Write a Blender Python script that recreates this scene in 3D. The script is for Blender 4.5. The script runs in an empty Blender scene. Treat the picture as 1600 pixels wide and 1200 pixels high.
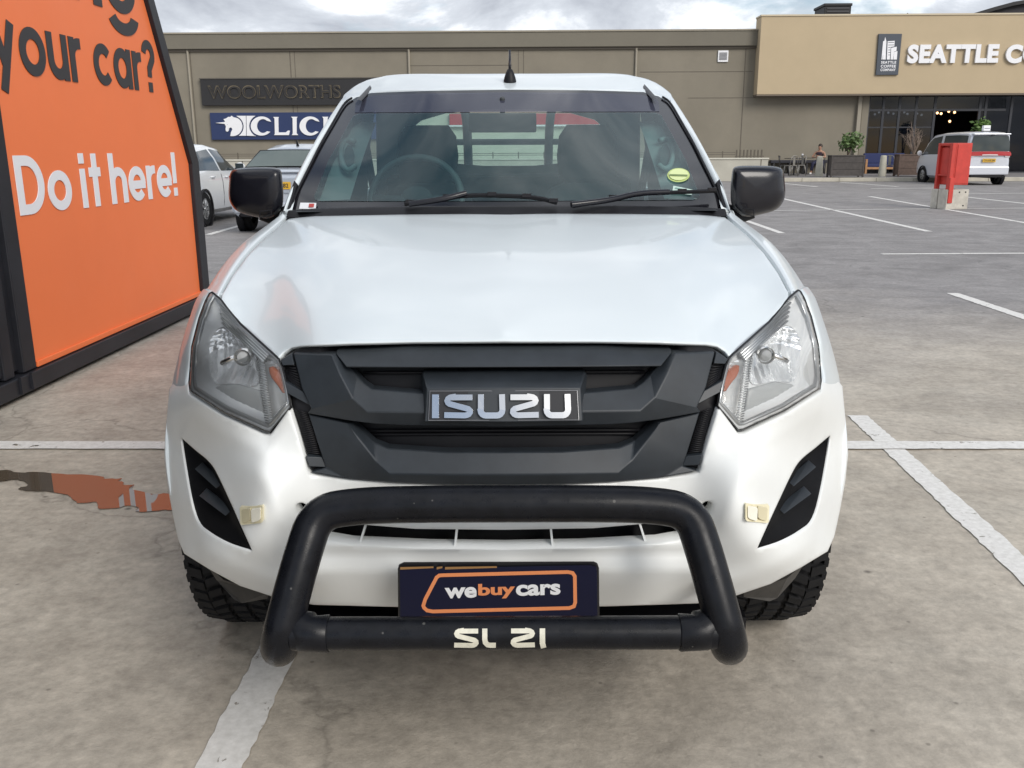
import bpy, bmesh, math, random
import numpy as np
from mathutils import Vector, Matrix
from mathutils.geometry import delaunay_2d_cdt

random.seed(7)
SC = bpy.context.scene
COL = SC.collection
R = math.radians

# ------------------------------------------------------------------ camera
F = 1420.0; TH = R(14.6); CAMH = 1.40; ROLL = R(-0.2)
cam_d = bpy.data.cameras.new("Camera")
cam = bpy.data.objects.new("Camera", cam_d); COL.objects.link(cam)
cam_d.sensor_width = 36; cam_d.lens = 36*F/1600; cam_d.clip_end = 3000; cam_d.clip_start = .05
CM = Matrix.Translation((0, 0, CAMH)) @ Matrix.Rotation(R(90)-TH, 4, 'X') @ Matrix.Rotation(ROLL, 4, 'Z')
cam.matrix_world = CM
SC.camera = cam

# ------------------------------------------------------------------ world and sun
SUN_EL, SUN_AZ = R(33), R(146)          # azimuth clockwise from +Y: behind the camera
w = bpy.data.worlds.new("World"); SC.world = w; w.use_nodes = True
nt = w.node_tree; nt.nodes.clear()
def N(t, kind, **kw):
    n = t.nodes.new(kind)
    for k, v in kw.items(): setattr(n, k, v)
    return n
o_ = N(nt, 'ShaderNodeOutputWorld'); bg = N(nt, 'ShaderNodeBackground'); bg.inputs[1].default_value = .1
sky = N(nt, 'ShaderNodeTexSky', sky_type='NISHITA', sun_disc=False, sun_elevation=SUN_EL, sun_rotation=SUN_AZ)
tc = N(nt, 'ShaderNodeTexCoord'); sp = N(nt, 'ShaderNodeSeparateXYZ')
nt.links.new(tc.outputs['Generated'], sp.inputs[0])
def M(t, op, a, b=None, clamp=False):
    m = N(t, 'ShaderNodeMath', operation=op, use_clamp=clamp)
    for i, x in enumerate((a, b)):
        if x is None: continue
        if isinstance(x, (int, float)): m.inputs[i].default_value = x
        else: t.links.new(x, m.inputs[i])
    return m.outputs[0]
zc = M(nt, 'ADD', M(nt, 'MAXIMUM', sp.outputs[2], 0.0), .30)
cv = N(nt, 'ShaderNodeCombineXYZ')
nt.links.new(M(nt, 'DIVIDE', sp.outputs[0], zc), cv.inputs[0]); nt.links.new(M(nt, 'DIVIDE', sp.outputs[1], zc), cv.inputs[1])
def ramp(t, fac, stops):
    r = N(t, 'ShaderNodeValToRGB'); t.links.new(fac, r.inputs[0])
    e = r.color_ramp.elements
    while len(e) < len(stops): e.new(.5)
    for el, (p, c) in zip(e, stops):
        el.position = p; el.color = (*c, 1) if len(c) == 3 else c
    return r.outputs[0]
def noise(t, vec, scale, detail=6, rough=.55, dist=0.0):
    n = N(t, 'ShaderNodeTexNoise'); n.inputs['Scale'].default_value = scale; n.inputs['Detail'].default_value = detail
    n.inputs['Roughness'].default_value = rough; n.inputs['Distortion'].default_value = dist
    if vec is not None: t.links.new(vec, n.inputs['Vector'])
    return n.outputs[0]
cn = noise(nt, cv.outputs[0], 1.15, 9, .58, .35)
cmask = ramp(nt, cn, [(.39, (0, 0, 0)), (.49, (1, 1, 1))])
cn2 = noise(nt, cv.outputs[0], 1.9, 9, .6, .3)
ccol = ramp(nt, cn2, [(.36, (4.2, 4.5, 5.1)), (.49, (6.4, 6.8, 7.4)), (.60, (11.8, 12.0, 12.3))])
mx = N(nt, 'ShaderNodeMixRGB'); nt.links.new(cmask, mx.inputs[0]); nt.links.new(sky.outputs[0], mx.inputs[1]); nt.links.new(ccol, mx.inputs[2])
nt.links.new(mx.outputs[0], bg.inputs[0]); nt.links.new(bg.outputs[0], o_.inputs[0])
sd = bpy.data.lights.new("Sun", 'SUN'); sd.energy = 2.0; sd.angle = R(26); sd.color = (1, .95, .88)
so = bpy.data.objects.new("Sun", sd); COL.objects.link(so)
sdir = Vector((math.sin(SUN_AZ)*math.cos(SUN_EL), math.cos(SUN_AZ)*math.cos(SUN_EL), math.sin(SUN_EL)))
so.rotation_euler = sdir.to_track_quat('Z', 'Y').to_euler()
SC.view_settings.view_transform = 'Standard'; SC.view_settings.look = 'None'
SC.view_settings.exposure = 0.24; SC.view_settings.gamma = 1
SC.render.engine = 'CYCLES'
SC.cycles.max_bounces = 10; SC.cycles.transparent_max_bounces = 16

# ------------------------------------------------------------------ materials
MATS = {}
def mat(name, col, rough=.5, metal=0.0, var=0.0, vscale=6.0, bump=0.0, bscale=40.0, coat=0.0, spec=.5, emit=None, rvar=0.0, tint=None):
    if name in MATS: return MATS[name]
    m = bpy.data.materials.new(name); m.use_nodes = True; t = m.node_tree
    b = t.nodes['Principled BSDF']
    b.inputs['Roughness'].default_value = rough; b.inputs['Metallic'].default_value = metal
    b.inputs['Coat Weight'].default_value = coat; b.inputs['Coat Roughness'].default_value = .04
    b.inputs['Specular IOR Level'].default_value = spec
    b.inputs['Base Color'].default_value = (*col, 1)
    if var or bump or rvar:
        g = N(t, 'ShaderNodeNewGeometry')
    if var:
        n = noise(t, g.outputs['Position'], vscale, 7, .62)
        c2 = tint or col
        c = ramp(t, n, [(.3, tuple(x*(1-var) for x in col)), (.7, tuple(min(1, x*(1+var)) for x in c2))])
        t.links.new(c, b.inputs['Base Color'])
    if rvar:
        n = noise(t, g.outputs['Position'], vscale*1.7, 5, .6)
        c = ramp(t, n, [(.3, (rough-rvar,)*3), (.7, (rough+rvar,)*3)]); t.links.new(c, b.inputs['Roughness'])
    if bump:
        n = noise(t, g.outputs['Position'], bscale, 4, .6)
        bp = N(t, 'ShaderNodeBump'); bp.inputs['Strength'].default_value = bump; bp.inputs['Distance'].default_value = .01
        t.links.new(n, bp.inputs['Height']); t.links.new(bp.outputs[0], b.inputs['Normal'])
    if emit:
        b.inputs['Emission Color'].default_value = (*emit[0], 1); b.inputs['Emission Strength'].default_value = emit[1]
    MATS[name] = m; return m
def glass(name, tint, refl=1.0, rough=.02, ior=1.5, body=None, bodyf=0.0):
    m = bpy.data.materials.new(name); m.use_nodes = True; t = m.node_tree; t.nodes.clear()
    o = N(t, 'ShaderNodeOutputMaterial'); tr = N(t, 'ShaderNodeBsdfTransparent'); gl = N(t, 'ShaderNodeBsdfGlossy')
    tr.inputs[0].default_value = (*tint, 1); gl.inputs['Roughness'].default_value = rough
    fr = N(t, 'ShaderNodeFresnel'); fr.inputs[0].default_value = ior
    mx = N(t, 'ShaderNodeMixShader'); t.links.new(M(t, 'MULTIPLY', fr.outputs[0], refl, True), mx.inputs[0])
    base = tr.outputs[0]
    if body:
        df = N(t, 'ShaderNodeBsdfDiffuse'); df.inputs[0].default_value = (*body, 1)
        m2 = N(t, 'ShaderNodeMixShader'); m2.inputs[0].default_value = bodyf
        t.links.new(base, m2.inputs[1]); t.links.new(df.outputs[0], m2.inputs[2]); base = m2.outputs[0]
    t.links.new(base, mx.inputs[1]); t.links.new(gl.outputs[0], mx.inputs[2]); t.links.new(mx.outputs[0], o.inputs[0])
    MATS[name] = m; return m

WHITE = mat('white_paint', (.655, .71, .735), 0.30, coat=.42, spec=.4, var=.012, vscale=3)
WHITE2 = mat('white_bumper_paint', (.75, .765, .755), .42, coat=.12, var=.03, vscale=5)
PLASTIC = mat('grey_plastic', (.021, .026, .032), .46, var=.22, vscale=14, bump=.06, bscale=900)
BLACK = mat('black_plastic', (.008, .008, .010), .5, spec=.28, var=.2, vscale=12)
GLOSSB = mat('gloss_black', (.007, .007, .011), .27, coat=.15, spec=.4)
DARK = mat('dark_void', (.004, .004, .005), .8)
BAR = mat('bull_bar_coat', (.006, .0066, .009), .31, spec=.24, var=.35, vscale=24, rvar=.1, bump=.05, bscale=500)
_t = BAR.node_tree; _b = _t.nodes['Principled BSDF']; _g = N(_t, 'ShaderNodeNewGeometry')
_v = N(_t, 'ShaderNodeTexVoronoi'); _v.inputs['Scale'].default_value = 26; _t.links.new(_g.outputs['Position'], _v.inputs['Vector'])
_n = noise(_t, _g.outputs['Position'], 7, 5, .7)
_f = M(_t, 'ADD', _v.outputs['Distance'], M(_t, 'MULTIPLY', _n, -.12))
_m = N(_t, 'ShaderNodeMixRGB'); _t.links.new(ramp(_t, _f, [(.0, (.7, .7, .7)), (.008, (0, 0, 0))]), _m.inputs[0])
_src = _b.inputs['Base Color'].links[0].from_socket; _t.links.new(_src, _m.inputs[1]); _m.inputs[2].default_value = (.10, .098, .092, 1); _t.links.new(_m.outputs[0], _b.inputs['Base Color'])
CHROME = mat('chrome', (.78, .765, .74), .17, 1.0)
SATIN = mat('satin_silver', (.5, .51, .52), .3, .9)
RUBBER = mat('rubber', (.010, .010, .011), .78, spec=.3, var=.3, vscale=20, bump=.1, bscale=300)
AMBER = mat('amber', (.34, .085, .03), .25)
INTER = mat('interior_fabric', (.05, .06, .065), .9, var=.1)
INTLT = mat('interior_trim', (.42, .46, .45), .7)
CREAM = mat('cream_marker', (.72, .66, .46), .3, var=.08, vscale=60)
CREAML = mat('cream_marker_light', (.76, .73, .62), .25)
PLATE = mat('plate_navy', (.004, .0055, .026), .3, spec=.25)
PLATEB = mat('plate_black', (.01, .01, .013), .4)
ORANGE = mat('orange_print', (.86, .200, .062), .45, var=.025, vscale=1.3, rvar=.06)
LETWH = mat('letter_white', (.78, .79, .82), .45)
BARLET = mat('bar_letter', (.62, .60, .50), .5, var=.12, vscale=80)

# ------------------------------------------------------------------ helpers
def tag(o, label=None, cat=None, group=None, kind=None):
    if label: o['label'] = label
    if cat: o['category'] = cat
    if group: o['group'] = group
    if kind: o['kind'] = kind
    return o
def empty(name, loc=(0, 0, 0), rz=0, label=None, cat=None, group=None):
    o = bpy.data.objects.new(name, None); COL.objects.link(o); o.location = loc; o.rotation_euler = (0, 0, rz)
    o.empty_display_size = .1
    return tag(o, label, cat, group)
def mesh(name, verts, faces, mt, parent=None, smooth=True, off=(0, 0, 0), orient=None, auto=None, bevel=0, fm=None, seg=2):
    me = bpy.data.meshes.new(name)
    me.from_pydata([(v[0]-off[0], v[1]-off[1], v[2]-off[2]) for v in verts], [], [tuple(f) for f in faces])
    for m in (mt if isinstance(mt, (list, tuple)) else [mt]): me.materials.append(m)
    if fm is not None: me.polygons.foreach_set('material_index', fm)
    if orient is not None:
        s = sum((p.normal*p.area for p in me.polygons), Vector())
        if s.dot(Vector(orient)) < 0: me.flip_normals()
    if smooth: me.polygons.foreach_set('use_smooth', [True]*len(me.polygons))
    me.update()
    o = bpy.data.objects.new(name, me); COL.objects.link(o)
    if parent: o.parent = parent
    if auto is not None: me.set_sharp_from_angle(angle=R(auto))
    if bevel:
        b = o.modifiers.new('bevel', 'BEVEL'); b.width = bevel; b.segments = seg; b.limit_method = 'ANGLE'; b.angle_limit = R(28)
        b.harden_normals = False
    return o
class MB:
    "collects shapes into one mesh"
    def __init__(s): s.v = []; s.f = []; s.m = []
    def add(s, v, f, mi=0):
        n = len(s.v); s.v += [tuple(p) for p in v]; s.f += [tuple(i+n for i in q) for q in f]; s.m += [mi]*len(f); return s
    def box(s, c, d, rz=0, mi=0, rx=0, ry=0):
        m = Matrix.Rotation(rz, 3, 'Z') @ Matrix.Rotation(ry, 3, 'Y') @ Matrix.Rotation(rx, 3, 'X')
        v = [Vector(c)+m @ Vector((x*d[0]/2, y*d[1]/2, z*d[2]/2)) for x in (-1, 1) for y in (-1, 1) for z in (-1, 1)]
        return s.add(v, [(0, 1, 3, 2), (4, 6, 7, 5), (0, 4, 5, 1), (2, 3, 7, 6), (0, 2, 6, 4), (1, 5, 7, 3)], mi)
    def b2(s, a, b, mi=0):
        return s.box([(x+y)/2 for x, y in zip(a, b)], [abs(y-x) for x, y in zip(a, b)], mi=mi)
    def tube(s, pts, r, n=10, caps=True, mi=0):
        pts = [Vector(p) for p in pts]; k = len(pts); base = len(s.v); V = []; up = Vector((.13, .31, .94))
        rr = r if isinstance(r, (list, tuple)) else [r]*k
        prev = None
        for i, p in enumerate(pts):
            t = ((pts[min(i+1, k-1)]-p).normalized()+(p-pts[max(i-1, 0)]).normalized())
            t = t.normalized() if t.length > 1e-9 else Vector((0, 0, 1))
            if prev is None: a = t.cross(up).normalized()
            else: a = (prev-t*prev.dot(t)).normalized()
            prev = a; b = t.cross(a)
            for j in range(n):
                q = 2*math.pi*j/n; V.append(p+(a*math.cos(q)+b*math.sin(q))*rr[i])
        fs = [(i*n+j, i*n+(j+1) % n, (i+1)*n+(j+1) % n, (i+1)*n+j) for i in range(k-1) for j in range(n)]
        if caps: fs += [tuple(range(n))[::-1], tuple((k-1)*n+j for j in range(n))]
        return s.add(V, fs, mi)
    def lathe(s, prof, axis='Z', c=(0, 0, 0), n=24, mi=0, closed=False):
        V = []; k = len(prof)
        for r, h in prof:
            for j in range(n):
                q = 2*math.pi*j/n; x, y = r*math.cos(q), r*math.sin(q)
                p = {'Z': (x, y, h), 'X': (h, x, y), 'Y': (x, h, y)}[axis]; V.append([a+b for a, b in zip(p, c)])
        rng = range(k if closed else k-1)
        return s.add(V, [(i*n+j, i*n+(j+1) % n, ((i+1) % k)*n+(j+1) % n, ((i+1) % k)*n+j) for i in rng for j in range(n)], mi)
    def prism(s, poly, fn, h0, h1, mi=0):
        "poly in 2D, fn(a,b,h)->3D"
        n = len(poly)
        V = [fn(a, b, h0) for a, b in poly]+[fn(a, b, h1) for a, b in poly]
        fs = [tuple(range(n)), tuple(range(2*n-1, n-1, -1))]+[(i, (i+1) % n, n+(i+1) % n, n+i) for i in range(n)]
        return s.add(V, fs, mi)
    def sphere(s, c, r, n=12, m=8, mi=0):
        r = r if isinstance(r, (tuple, list)) else (r, r, r)
        V = [(c[0]+r[0]*math.sin(math.pi*i/m)*math.cos(2*math.pi*j/n), c[1]+r[1]*math.sin(math.pi*i/m)*math.sin(2*math.pi*j/n), c[2]+r[2]*math.cos(math.pi*i/m)) for i in range(m+1) for j in range(n)]
        return s.add(V, [(i*n+j, i*n+(j+1) % n, (i+1)*n+(j+1) % n, (i+1)*n+j) for i in range(m) for j in range(n)], mi)
    def build(s, name, mt, parent=None, smooth=False, bevel=0, auto=None, off=(0, 0, 0), recalc=True, seg=2):
        o = mesh(name, s.v, s.f, mt, parent, smooth, off, None, auto, bevel, s.m, seg)
        if recalc:
            b = bmesh.new(); b.from_mesh(o.data); bmesh.ops.recalc_face_normals(b, faces=b.faces); b.to_mesh(o.data); b.free()
        return o
def copy_tree(o, parent=None):
    c = o.copy(); COL.objects.link(c); c.parent = parent
    for ch in [x for x in COL.objects if x.parent is o]: copy_tree(ch, c)
    return c
def text_poly(s, off=0.0, extr=.02, shear=0.0, space=1.0):
    cu = bpy.data.curves.new('lettering', 'FONT'); cu.body = s; cu.size = 1; cu.offset = off; cu.extrude = extr; cu.shear = shear; cu.space_character = space
    cu.resolution_u = 6
    ob = bpy.data.objects.new('lettering', cu); COL.objects.link(ob)
    bpy.context.view_layer.update()
    me = bpy.data.meshes.new_from_object(ob.evaluated_get(bpy.context.evaluated_depsgraph_get()))
    v = np.array([p.co[:] for p in me.vertices]); f = [tuple(p.vertices) for p in me.polygons]
    bpy.data.objects.remove(ob); bpy.data.curves.remove(cu); bpy.data.meshes.remove(me)
    return v, f
def text_on(name, s, box, fn, mt, parent, off=.0, depth=.01, space=1.0, skew=0.0, org=(0, 0, 0)):
    "text fitted into box (a0,b0,a1,b1) of a surface fn(a,b,h)->3D; ink bounding box fills the box"
    v, f = text_poly(s, off, .5, space=space)
    lo, hi = v.min(0), v.max(0)
    a = box[0]+(v[:, 0]-lo[0])/(hi[0]-lo[0])*(box[2]-box[0]); b = box[1]+(v[:, 1]-lo[1])/(hi[1]-lo[1])*(box[3]-box[1])
    b = b+skew*(a-box[0])
    h = (v[:, 2]-lo[2])/(hi[2]-lo[2])*depth
    return mesh(name, [fn(x, y, z) for x, y, z in zip(a, b, h)], f, mt, parent, False, org)

# pixel (1600x1200) -> world ray
def ray(px, py):
    d = CM.to_3x3() @ Vector(((px-800)/F, -(py-600)/F, -1)); return d
def ground(px, py, z=0.0):
    d = ray(px, py); t = (z-CAMH)/d.z; return Vector((d.x*t, d.y*t, z))
def atY(px, py, Y):
    d = ray(px, py); t = Y/d.y; return Vector((d.x*t, Y, CAMH+d.z*t))

# thin-plate splines
def tps(pts, vals, sym=True, lam=0.0, sc=100.0):
    P = np.array(pts, float)/sc; y = np.array(vals, float)
    if sym:
        k = P[:, 0] > 1e-6; P = np.vstack([P, P[k]*np.array([-1, 1])]); y = np.concatenate([y, y[k]])
    n = len(P); d2 = ((P[:, None]-P[None])**2).sum(-1)
    K = .5*d2*np.log(d2+1e-12)+lam*np.eye(n); Q = np.hstack([np.ones((n, 1)), P])
    A = np.zeros((n+3, n+3)); A[:n, :n] = K; A[:n, n:] = Q; A[n:, :n] = Q.T
    c = np.linalg.solve(A, np.concatenate([y, np.zeros(3)]))
    def f(a, b):
        a = np.asarray(a, float)/sc; b = np.asarray(b, float)/sc; X = np.stack([a, b], -1).reshape(-1, 2)
        d2 = ((X[:, None]-P[None])**2).sum(-1)
        r = (.5*d2*np.log(d2+1e-12)) @ c[:n]+c[n]+X @ c[n+1:]
        return r.reshape(a.shape)
    return f
def inpoly(P, poly):
    x, y = P[:, 0], P[:, 1]; r = np.zeros(len(P), bool); n = len(poly)
    for i in range(n):
        x1, y1 = poly[i]; x2, y2 = poly[(i+1) % n]
        if y1 == y2: continue
        c = ((y1 > y) != (y2 > y)) & (x < (x2-x1)*(y-y1)/(y2-y1)+x1); r ^= c
    return r
def resample(poly, h):
    out = []
    n = len(poly)
    for i in range(n):
        a = np.array(poly[i], float); b = np.array(poly[(i+1) % n], float); k = max(1, int(round(np.linalg.norm(b-a)/h)))
        out += [tuple(a+(b-a)*j/k) for j in range(k)]
    return out
def chaikin(poly, it=1, keep=()):
    keep = [tuple(k) for k in keep]
    for _ in range(it):
        o = []; n = len(poly)
        for i in range(n):
            p, q, r = poly[i-1], poly[i], poly[(i+1) % n]
            if tuple(q) in keep: o.append(tuple(q)); continue
            o.append((p[0]*.25+q[0]*.75, p[1]*.25+q[1]*.75)); o.append((r[0]*.25+q[0]*.75, r[1]*.25+q[1]*.75))
        poly = o
    return poly
def distpoly(P, poly, closed=True):
    d = np.full(len(P), 1e9); n = len(poly)
    for i in range(n if closed else n-1):
        a = np.array(poly[i], float); b = np.array(poly[(i+1) % n], float); ab = b-a
        t = np.clip(((P-a) @ ab)/max(ab @ ab, 1e-9), 0, 1); d = np.minimum(d, np.linalg.norm(P-a-t[:, None]*ab, axis=1))
    return d
def cdt(outer, holes, h):
    loops = [resample(outer, h)]+[resample(q, h) for q in holes]
    O = np.array(loops[0]); lo, hi = O.min(0), O.max(0)
    gx, gy = np.meshgrid(np.arange(lo[0]+h*.5, hi[0], h), np.arange(lo[1]+h*.5, hi[1], h))
    gx = gx+np.where((np.arange(gx.shape[0]) % 2)[:, None] == 0, 0, h*.5)
    G = np.stack([gx.ravel(), gy.ravel()], 1)
    k = inpoly(G, loops[0])
    for q in loops[1:]: k &= ~inpoly(G, q)
    G = G[k]
    for q in loops: G = G[distpoly(G, q) > .45*h]
    pts = []; edges = []
    for q in loops:
        b = len(pts); pts += q; edges += [(b+i, b+(i+1) % len(q)) for i in range(len(q))]
    pts += [tuple(p) for p in G]
    V, E_, Fc, *_ = delaunay_2d_cdt([Vector(p) for p in pts], edges, [], 0, 1e-5)
    V = np.array([v[:] for v in V]); Fc = np.array([f for f in Fc if len(f) == 3])
    C = V[Fc].mean(1); k = inpoly(C, loops[0])
    for q in loops[1:]: k &= ~inpoly(C, q)
    Fc = Fc[k]
    # consistent winding
    a, b, c = V[Fc[:, 0]], V[Fc[:, 1]], V[Fc[:, 2]]
    s = (b[:, 0]-a[:, 0])*(c[:, 1]-a[:, 1])-(b[:, 1]-a[:, 1])*(c[:, 0]-a[:, 0])
    Fc[s < 0] = Fc[s < 0][:, ::-1]
    Fc = Fc[np.abs(s) > .012*h*h]
    cnt = {}
    for f in Fc:
        for i in range(3):
            e = (f[i], f[(i+1) % 3]); cnt[e] = 1
    bnd = {a: b for (a, b) in cnt if (b, a) not in cnt}
    bl = []
    while bnd:
        s0 = next(iter(bnd)); L = [s0]; n = bnd.pop(s0)
        while n != s0 and n in bnd: L.append(n); n = bnd.pop(n)
        bl.append(L)
    return V, Fc, bl
def surf(name, outer, fn, mt, parent, holes=(), h=7, e=1.5, back=.03, bdir=(0, 1, 0), mirror=False, orient=(0, -1, 0), off=(0, 0, 0), lip=.003, skirt=True, sharp=None):
    """a panel cut out of a curved surface: fn(a,b)->Nx3; edges roll over and turn back by 'back' along bdir"""
    V, T, bl = cdt(outer, holes, h)
    V0 = V.copy(); bd = np.array(bdir, float)
    nrm = np.zeros_like(V)
    for L in bl:
        P = V0[L]; d = np.roll(P, -1, 0)-np.roll(P, 1, 0); l = np.linalg.norm(d, axis=1)[:, None]+1e-9
        nn = np.stack([d[:, 1], -d[:, 0]], 1)/l; nrm[L] = nn      # outward (ccw loops)
    if skirt: V = V0-nrm*e
    P3 = fn(V[:, 0], V[:, 1]); vs = [P3]; fs = [tuple(t) for t in T]; n0 = len(P3)
    if skirt:
        for L in bl:
            A = fn(V0[L][:, 0], V0[L][:, 1])
            vs += [A+bd*lip, A+bd*back]
            k = len(L); b1 = n0; b2 = n0+k; n0 += 2*k
            for i in range(k):
                j = (i+1) % k
                fs += [(L[j], L[i], b1+i, b1+j), (b1+j, b1+i, b2+i, b2+j)]
    P3 = np.vstack(vs)
    res = []
    for s in ((1, -1) if mirror else (1,)):
        Q = P3*np.array([s, 1, 1]); ff = fs if s == 1 else [f[::-1] for f in fs]
        me_ = mesh(name, Q, ff, mt, parent, True, off, None, sharp)
        # orient using the panel's own triangles
        tri = np.array(ff[:len(T)]); c = np.cross(Q[tri[:, 1]]-Q[tri[:, 0]], Q[tri[:, 2]]-Q[tri[:, 0]]).sum(0)
        od = np.array(orient)*np.array([s, 1, 1])
        if c @ od < 0: me_.data.flip_normals()
        res.append(me_)
    return res if mirror else res[0]
def scaled(poly, k, cxy=None):
    c = np.mean(poly, 0) if cxy is None else np.array(cxy); return [tuple(c+(np.array(p)-c)*k) for p in poly]
def mir(half):
    "half outline from centre top (u=0) down the right side to centre bottom (u=0) -> full outline"
    return list(half)+[(-u, v) for u, v in half[::-1] if u > 1e-6]

# ================================================================== PICKUP TRUCK
AX = 2.66; TX = -.0165
truck = empty('pickup_truck', (TX, AX, 0), 0, 'white double cab pickup truck facing the viewer with a black bull bar', 'pickup truck')
OFF = (0, AX, 0)
cT, sT = math.cos(TH), math.sin(TH)
def dep(v, D): return D/(cT-(v-600)/F*sT)
def U3(u, v, d):
    "image-plane ray (u right of truck centre, v) at optical depth d"
    u = np.asarray(u, float); v = np.asarray(v, float); d = np.asarray(d, float); k = (v-600)/F
    return np.stack([u*d/F, d*(cT-k*sT), CAMH-d*(k*cT+sT)], -1)
def pD(u, v, D): return U3(u, v, dep(v, D))
def pX(u, v, X): return U3(u, v, X*F/u)
def fit(pts):
    "pts: (u,v,'D'|'X',value) -> spline of 1/depth"
    q = [(p[0], p[1]) for p in pts]; val = [1/(dep(p[1], p[3]) if p[2] == 'D' else p[3]*F/p[0]) for p in pts]
    return tps(q, val)
def gauss(d, w): return np.exp(-(d/w)**2)
def dline(u, v, line):
    P = np.stack([np.abs(np.ravel(u)), np.ravel(v)], 1); return distpoly(P, line, False).reshape(np.shape(u))

HLedge = [(353, 559, 'X', .475), (415, 503, 'X', .62), (446, 464, 'X', .70)]
SHUT = [(446, 464, 'X', .70), (428, 427, 'X', .735), (405, 396, 'X', .75), (379, 369, 'X', .76), (356, 350, 'X', .76), (343, 339, 'X', .76)]
hoodw = fit([(0, 534, 'D', 1.78), (0, 526, 'D', 1.792), (0, 494, 'D', 1.90), (0, 445, 'D', 2.10), (0, 383, 'D', 2.5), (0, 337, 'D', 3.03),
             (170, 535.5, 'D', 1.79), (170, 494, 'D', 1.91), (170, 445, 'D', 2.115), (170, 383, 'D', 2.52), (170, 337, 'D', 3.04),
             (300, 540.5, 'D', 1.825), (300, 500, 'D', 1.945), (300, 450, 'D', 2.16), (300, 385, 'D', 2.57), (300, 338, 'D', 3.10)]+HLedge+SHUT[1:])
HCREASE = [(338, 330), (343, 380), (346, 440), (344, 500), (338, 560)]
def hoodf(u, v):
    d = 1/hoodw(u, v); p = U3(u, v, d)
    x = np.interp(v, [q[1] for q in HCREASE], [q[0] for q in HCREASE])
    t = np.clip((x+18-np.abs(u))/38, 0, 1); t = t*t*(3-2*t)
    p[..., 2] += (t-1)*.0018-.0*gauss(np.abs(u)-x-13, 9)
    return p
facew = fit([(0, 534, 'D', 1.785), (0, 560, 'D', 1.768), (0, 640, 'D', 1.735), (0, 757, 'D', 1.715), (0, 830, 'D', 1.705), (0, 892, 'D', 1.695), (0, 950, 'D', 1.74),
             (170, 540, 'D', 1.79), (170, 640, 'D', 1.748), (170, 757, 'D', 1.725), (170, 830, 'D', 1.714), (170, 892, 'D', 1.706), (170, 950, 'D', 1.75),
             (300, 545, 'D', 1.822), (300, 640, 'D', 1.775), (300, 745, 'D', 1.75), (300, 830, 'D', 1.745), (300, 900, 'D', 1.745), (300, 945, 'D', 1.80),
             (346, 573, 'X', .461), (333, 637, 'X', .434), (370, 677, 'X', .489), (385, 740, 'X', .498), (385, 800, 'X', .497), (395, 860, 'X', .52),
             (440, 646, 'X', .602), (494, 612, 'X', .735), (491, 540, 'X', .762), (480, 496, 'X', .758), (469, 467, 'X', .742), (460, 455, 'X', .735),
             (426, 790, 'X', .585), (451, 736, 'X', .645), (485, 702, 'X', .745), (507, 683, 'X', .815), (463, 833, 'X', .655), (491, 782, 'X', .742),
             (463, 889, 'X', .675), (415, 915, 'X', .595), (361, 933, 'X', .512)]+HLedge[:2]+
            [(518, 588, 'X', .90), (526.5, 604.6, 'X', .92), (533.5, 683, 'X', .93), (535, 712, 'X', .93), (530.5, 755, 'X', .915), (522, 801, 'X', .885), (513.5, 841, 'X', .85), (503.5, 864, 'X', .80)])
LIP = [(480, 848), (463, 862), (425, 886), (385, 902), (340, 914)]
RIDGE = [(384, 688), (381, 731), (358, 787), (336, 840)]
def facef(u, v, o=0.0, feat=True):
    d = 1/facew(u, v)
    if feat:
        u_ = np.abs(u)
        x = np.interp(v, [q[1] for q in RIDGE], [q[0] for q in RIDGE])
        band = np.clip((v-685)/25, 0, 1)*np.clip((835-v)/20, 0, 1)
        t = np.clip((x-u_)/46, 0, 1)
        d = d+band*(.0045*t*t*(3-2*t)*np.clip((u_-230)/60, 0, 1)-.004*gauss(u_-x, 14))
        d = d-.022*gauss(dline(u, v, LIP), 17)*np.clip((500-u_)/30, 0, 1)
        # fender flare stands proud of the bumper skin
        xf = np.interp(v, [590, 680, 745, 819, 866], [505, 513, 508, 494, 484])
        s = np.clip((u_-xf)/7, 0, 1); d = d-.012*s*np.clip((v-575)/15, 0, 1)
        # under-headlight shoulder
        sh = np.interp(u_, [333, 370, 440, 494, 520], [665, 706, 674, 640, 622])
        d = d-.005*gauss(v-sh, 12)*np.clip((u_-335)/30, 0, 1)*np.clip((505-u_)/12, 0, 1)
        # central lower bumper: chamfer at v 892
        lb = np.clip((v-857)/6, 0, 1)*np.clip((340-u_)/30, 0, 1)
        d = d+lb*.012*np.clip((892-v)/35, 0, 1)+lb*.03*np.clip((v-892)/58, 0, 1)
    return U3(u, v, d)+np.array([0, 1.0, 0])*np.asarray(o)[..., None] if np.ndim(o) else U3(u, v, d)+np.array([0, o, 0])

# ---- hood
hood_half = [(0, 533.5), (140, 534), (240, 536), (316, 539.5), (333, 542), (345, 549), (353, 558), (415, 502), (444, 466), (443, 458)] + \
            [(426, 427), (403.5, 396), (377.5, 369), (354.5, 350), (341, 340), (300, 336.5), (170, 334.5), (0, 333.5)]
hood = surf('hood', mir(hood_half), hoodf, WHITE, truck, h=6, e=2.2, back=.03, bdir=(0, 1, -.35), off=OFF, lip=.002)

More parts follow.
